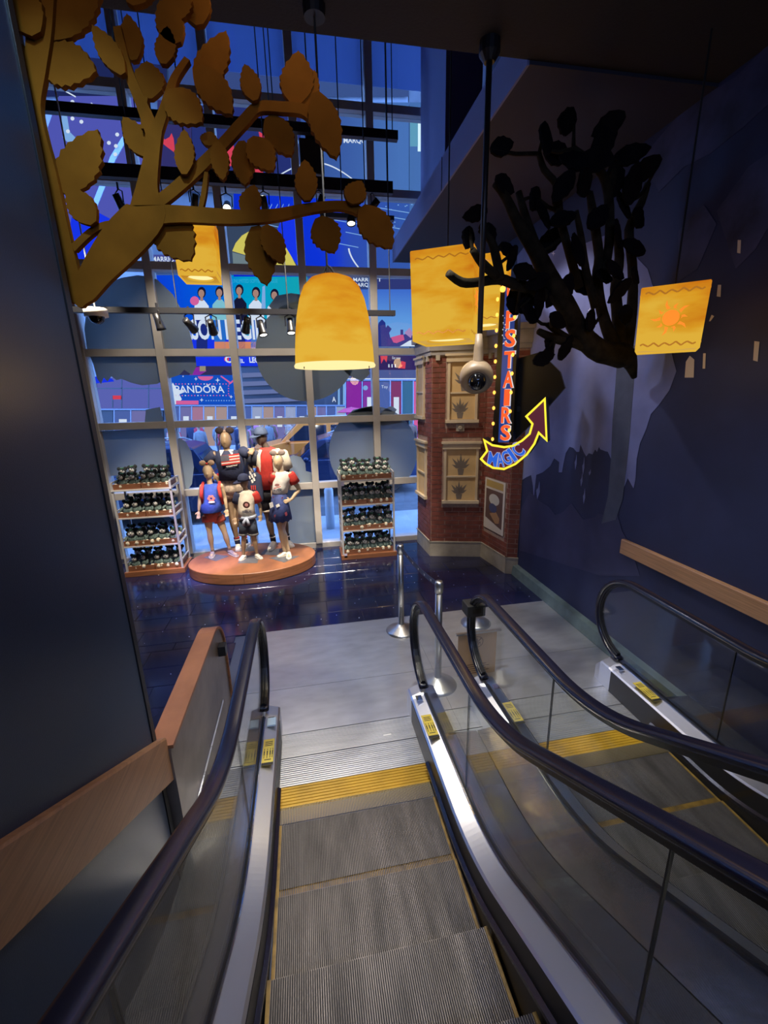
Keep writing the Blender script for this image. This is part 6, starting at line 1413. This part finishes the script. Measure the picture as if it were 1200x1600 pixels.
# pavement barriers
for i in range(5):
    a = PY(598+i*11, 655, 20.2); t = thing('crowd_barrier', '%s pale metal crowd barrier from the left on the far pavement' % ORD[i], 'barrier', (a.x, 20.2, GZ), 'crowd barriers'); bm_m = M('barrier_metal', (0.5, 0.55, 0.62), 0.4, 0.5)
    MB().box(a.x-0.16, 20.18, GZ+0.95, a.x+0.16, 20.22, GZ+1.0).build('top_rail', bm_m, t); MB().box(a.x-0.16, 20.18, GZ+0.2, a.x+0.16, 20.22, GZ+0.24).build('bottom_rail', bm_m, t)
    for dx in (-0.14, -0.05, 0.05, 0.14): MB().box(a.x+dx-0.008, 20.19, GZ, a.x+dx+0.008, 20.21, GZ+0.95).build('bar', bm_m, t)
b_ = PY(512, 742, 8.6); bo = MB().lathe([(0, 0), (0.09, 0), (0.09, 0.82), (0.06, 0.88), (0, 0.9)], (b_.x, 8.6, GZ), 16).build('bollard', M('pale_bollard', (0.5, 0.55, 0.6), 0.4), None, True)
tag(bo, 'pale round bollard on the pavement just outside, left of the right rack', 'bollard')

# vehicles
TYRE = M('tyre_rubber', (0.012, 0.012, 0.013), 0.8); CGL = M('car_glass', (0.012, 0.016, 0.03), 0.06, spec=0.8); ALLOY = M('alloy_wheel', (0.45, 0.47, 0.5), 0.3, 0.8)
def car(label, xl, Y, L, Hh, paint, front='left', kind='suv'):
    """xl: world x of the left end"""
    t = thing('car', label, 'car', (xl+L/2, Y, GZ-0.1)); W = 1.85; z0 = GZ-0.1; fx = (lambda u: xl+u*L) if front == 'left' else (lambda u: xl+L-u*L)
    belt = Hh*0.58
    low = [(0.005, 0.22), (0.0, 0.45), (0.02, 0.55), (0.24, 0.62 if kind != 'van' else 0.66), (0.27, belt/Hh*0.0+0.64), (0.96, 0.64), (0.995, 0.55), (1.0, 0.25), (0.97, 0.16), (0.03, 0.16)]
    s_ = Hh
    def zz(k): return z0+k*s_*0.92 if k < 0.3 else z0+k*s_
    rings = []
    for yy, ins in ((-W/2, 0.03), (-W/2+0.06, 0.0), (W/2-0.06, 0.0), (W/2, 0.03)):
        cx = 0.5; rings.append([Vector((fx(cx+(u-cx)*(1-ins*0.6)), Y+yy, zz(0.4+(k-0.4)*(1-ins)))) for u, k in low])
    if front != 'left': rings = [r[::-1] for r in rings]
    MB().loft(rings).build('body_shell', paint, t, bevel=0.02)
    # cabin: belt ring tapering to the roof
    if kind == 'van': b0, b1, r0, r1 = 0.20, 0.985, 0.36, 0.95
    else: b0, b1, r0, r1 = 0.25, 0.975, 0.42, 0.88
    def ring(u0, u1, hw, k): return [Vector((fx(u0), Y-hw, z0+k*Hh)), Vector((fx(u1), Y-hw, z0+k*Hh)), Vector((fx(u1), Y+hw, z0+k*Hh)), Vector((fx(u0), Y+hw, z0+k*Hh))]
    MB().loft([ring(b0, b1, W/2-0.07, 0.63), ring(r0-0.03, r1+0.02, W/2-0.19, 0.95), ring(r0+0.04, r1-0.05, W/2-0.28, 1.0)]).build('cabin', paint, t, bevel=0.03)
    # side glass: on the tapered cabin side, both sides
    for sd in (-1, 1):
        def sp(u, k): f = (k-0.63)/(0.95-0.63); return Vector((fx(u), Y+sd*((W/2-0.07)+(-0.12)*f+0.006), z0+k*Hh))
        m0 = b0+(r0-b0)*0.15
        for u0, u1, v0, v1 in ((b0+0.055, b0+0.32, r0+0.01, b0+0.32), (b0+0.35, b0+0.55, b0+0.35, b0+0.55), (b0+0.58, b1-0.055, b0+0.58, r1-0.03)):
            MB().slab([sp(u0, 0.665), sp(u1, 0.665), sp(v1, 0.91), sp(v0, 0.91)], (0, sd*0.004, 0)).build('side_window', CGL, t)
        for u in (0.18, 0.80):
            w = MB().lathe([(0, 0), (0.33, 0), (0.35, 0.04), (0.35, 0.18), (0.33, 0.22), (0, 0.22)], (fx(u), Y+sd*(W/2-0.10)-0.11*1, z0+0.35), 20, Vector((0, 1, 0))).build('wheel', TYRE, t)
            MB().lathe([(0, 0), (0.2, 0), (0.21, 0.01), (0.08, 0.03), (0, 0.03)], (fx(u), Y+sd*(W/2+0.012), z0+0.35), 16, Vector((0, sd, 0))).build('rim', ALLOY, w)
        u = b0+0.06; MB().ell((fx(u), Y+sd*(W/2+0.05), z0+0.66*Hh), (0.08, 0.09, 0.07), None, 8, 6).build('mirror', paint, t, True)
        MB().box(min(fx(0.985), fx(1.004)), Y+sd*(W/2-0.30)-0.12, z0+0.47*Hh, max(fx(0.985), fx(1.004)), Y+sd*(W/2-0.30)+0.12, z0+0.60*Hh).build('tail_light', E('tail_red', (0.9, 0.05, 0.04), 1.0), t)
        MB().box(min(fx(-0.004), fx(0.02)), Y+sd*(W/2-0.35)-0.16, z0+0.42*Hh, max(fx(-0.004), fx(0.02)), Y+sd*(W/2-0.35)+0.16, z0+0.51*Hh).build('headlight', M('headlight_glass', (0.6, 0.65, 0.7), 0.1), t)
        MB().tube([(fx(r0+0.04), Y+sd*0.6, z0+Hh*0.995), (fx(r0+0.08), Y+sd*0.6, z0+Hh*1.03), (fx(r1-0.08), Y+sd*0.6, z0+Hh*1.03), (fx(r1-0.04), Y+sd*0.6, z0+Hh*0.99)], 0.018, 6).build('roof_rail', ALLOY, t)
    def scr(u0, u1, k0, k1, hw0, hw1, nm):
        MB().add([(fx(u0), Y-hw0, z0+k0*Hh), (fx(u0), Y+hw0, z0+k0*Hh), (fx(u1), Y+hw1, z0+k1*Hh), (fx(u1), Y-hw1, z0+k1*Hh)], [(0, 1, 2, 3)]).build(nm, CGL, t)
    d = -0.004
    scr(b0+(r0-0.03-b0)*0.1+d, r0-0.03-(r0-0.03-b0)*0.08+d, 0.66, 0.925, W/2-0.16, W/2-0.24, 'windscreen'); scr(b1-d-0.002, r1+0.025, 0.66, 0.92, W/2-0.16, W/2-0.24, 'rear_window')
    return t
car('dark blue estate car with a red tail light behind the left mannequins', PY(346, 700, 11.0).x-4.9, 11.0, 4.9, 1.78, M('dark_blue_paint', (0.02, 0.03, 0.08), 0.18, 0.3), 'left')
car('dark blue-black car nearest to the window, nose behind the capped mannequin', PY(396, 700, 12.8).x, 12.8, 4.7, 1.68, M('blue_black_paint', (0.018, 0.03, 0.085), 0.18, 0.3), 'left')
car('orange-yellow taxi van in the far lane behind the dark car', PY(392, 690, 15.7).x, 15.7, 5.0, 2.0, M('taxi_paint', (0.85, 0.24, 0.035), 0.3), 'left', 'van')
car('light salmon car at the right edge of the street view', PY(641, 700, 15.4).x, 15.4, 4.6, 1.6, M('salmon_paint', (0.45, 0.25, 0.22), 0.25, 0.2), 'left')

# pedestrians on the far pavement: one continuous body, clothes as parts
def person_meshes():
    b = MB()
    b.ell((0, 0, 1.60), (0.075, 0.095, 0.115), None, 10, 8); b.tube([(0, 0.01, 1.52), (0, 0.01, 1.38)], [0.05, 0.065], 8)
    b.loft([oval((0, 0, z), rx, ry, 12) for z, rx, ry in ((1.42, 0.09, 0.07), (1.36, 0.19, 0.10), (1.2, 0.18, 0.11), (1.0, 0.15, 0.10), (0.9, 0.17, 0.11), (0.82, 0.15, 0.10))])
    for sx in (-1, 1):
        b.tube([(sx*0.18, 0, 1.35), (sx*0.23, 0.03, 1.08), (sx*0.23, -0.06, 0.86), (sx*0.22, -0.08, 0.76)], [0.05, 0.042, 0.033, 0.026], 8)
        for k in range(4): b.tube([(sx*0.22, -0.075+0.018*(k-1.5), 0.78), (sx*0.215, -0.085+0.02*(k-1.5), 0.69-0.006*abs(k-1.5))], [0.01, 0.007], 5)
        b.tube([(sx*0.21, -0.10, 0.78), (sx*0.20, -0.13, 0.73)], [0.011, 0.008], 5)
        b.tube([(sx*0.09, 0, 0.86), (sx*0.10, -0.01+0.06*sx, 0.48), (sx*0.10, 0.02+0.12*sx, 0.08)], [0.085, 0.06, 0.04], 8); b.tube([(sx*0.10, 0.04+0.12*sx, 0.04), (sx*0.10, -0.16+0.12*sx, 0.03)], [0.045, 0.03], 8)
    tmp = b.build('tmp_body', SKINM); r = tmp.modifiers.new('r', 'REMESH'); r.mode = 'VOXEL'; r.voxel_size = 0.016
    bpy.context.view_layer.update()
    me = bpy.data.meshes.new_from_object(tmp.evaluated_get(bpy.context.evaluated_depsgraph_get())); bpy.data.objects.remove(tmp); me.name = 'body'
    c = MB(); c.loft([oval((0, 0, z), rx, ry, 14) for z, rx, ry in ((1.44, 0.09, 0.085), (1.38, 0.21, 0.125), (1.2, 0.205, 0.135), (1.0, 0.185, 0.13), (0.84, 0.205, 0.145))])
    for sx in (-1, 1): c.tube([(sx*0.175, 0, 1.37), (sx*0.235, 0.03, 1.08), (sx*0.235, -0.055, 0.87)], [0.068, 0.058, 0.048], 10)
    t = MB()
    t.loft([oval((0, 0, z), rx, ry, 12) for z, rx, ry in ((0.9, 0.18, 0.125), (0.78, 0.18, 0.125))])
    for sx in (-1, 1): t.tube([(sx*0.09, 0, 0.86), (sx*0.10, -0.01+0.06*sx, 0.48), (sx*0.10, 0.02+0.12*sx, 0.10)], [0.10, 0.075, 0.062], 10)
    h = MB().ell((0, 0.02, 1.645), (0.085, 0.10, 0.09), None, 10, 8)
    f = MB(); f.ell((0, -0.10, 1.595), (0.014, 0.02, 0.022), None, 6, 5)
    fe = MB()
    for sx in (-1, 1): fe.ell((sx*0.028, -0.088, 1.618), (0.010, 0.008, 0.007), None, 6, 4)
    fe.ell((0, -0.088, 1.553), (0.022, 0.008, 0.006), None, 6, 4)
    out = {'body': me}
    for nm, q in (('jacket', c), ('trousers', t), ('hair', h), ('nose', f), ('face_features', fe)):
        m_ = bpy.data.meshes.new(nm); m_.from_pydata(q.v, [], q.f); m_.polygons.foreach_set('use_smooth', [True]*len(m_.polygons)); out[nm] = m_
    return out
PM = person_meshes()
def person(x, y, rz, coat, trou, hair, skin, label, group, sc=1.0):
    t = thing('person', label, 'person', (x, y, GZ), group)
    for nm, m in (('body', skin), ('jacket', coat), ('trousers', trou), ('hair', hair), ('nose', skin), ('face_features', INK)):
        me = PM[nm]
        if not me.materials: me.materials.append(m)
        o = bpy.data.objects.new(nm, me); COL.objects.link(o); o.parent = t; o.material_slots[0].link = 'OBJECT'; o.material_slots[0].material = m
    t.rotation_euler.z = rz; t.scale = (sc, sc, sc)
random.seed(11)
COATS = [('red', (0.45, 0.03, 0.05)), ('dark navy', (0.02, 0.03, 0.08)), ('white', (0.6, 0.62, 0.66)), ('light blue', (0.16, 0.3, 0.55)), ('black', (0.015, 0.015, 0.018)), ('pink', (0.55, 0.16, 0.26)), ('grey', (0.2, 0.21, 0.23))]
HAIRS = [M('dark_hair', (0.02, 0.014, 0.01), 0.7), M('brown_hair', (0.10, 0.055, 0.03), 0.7)]; SK = [M('skin_light', (0.5, 0.32, 0.24), 0.6), M('skin_brown', (0.22, 0.12, 0.08), 0.6)]
TR = [M('blue_jeans', (0.05, 0.07, 0.14), 0.8), M('black_trousers', (0.015, 0.015, 0.018), 0.8)]
spots = []; last = {}
for row, (Ya, px0, px1) in enumerate(((18.4, 272, 545), (19.6, 266, 550), (20.9, 270, 548))):
    x, xe = PY(px0, 680, Ya).x, PY(px1, 680, Ya).x
    while x < xe:
        spots.append((x, Ya+random.uniform(-0.25, 0.25))); x += random.uniform(0.62, 1.15)
for k, px in enumerate((641, 652, 664)): spots.append((PY(641, 680, 18.6).x+0.05+0.75*k, 18.6))
NTH = ORD+['eighth', 'ninth', 'tenth', 'eleventh', 'twelfth', 'thirteenth', 'fourteenth', 'fifteenth']; cnt = {}
for x, Y in sorted(spots):
    nm, col = random.choice(COATS); i = cnt[nm] = cnt.get(nm, -1)+1
    person(x, Y, random.uniform(-PI, PI), cloth(nm.replace(' ', '_')+'_coat', col), random.choice(TR), random.choice(HAIRS), random.choice(SK), '%s pedestrian from the left in a %s jacket in the crowd across the street' % (NTH[min(i, 14)], nm), 'pedestrians in %s jackets' % nm, random.uniform(0.94, 1.06))
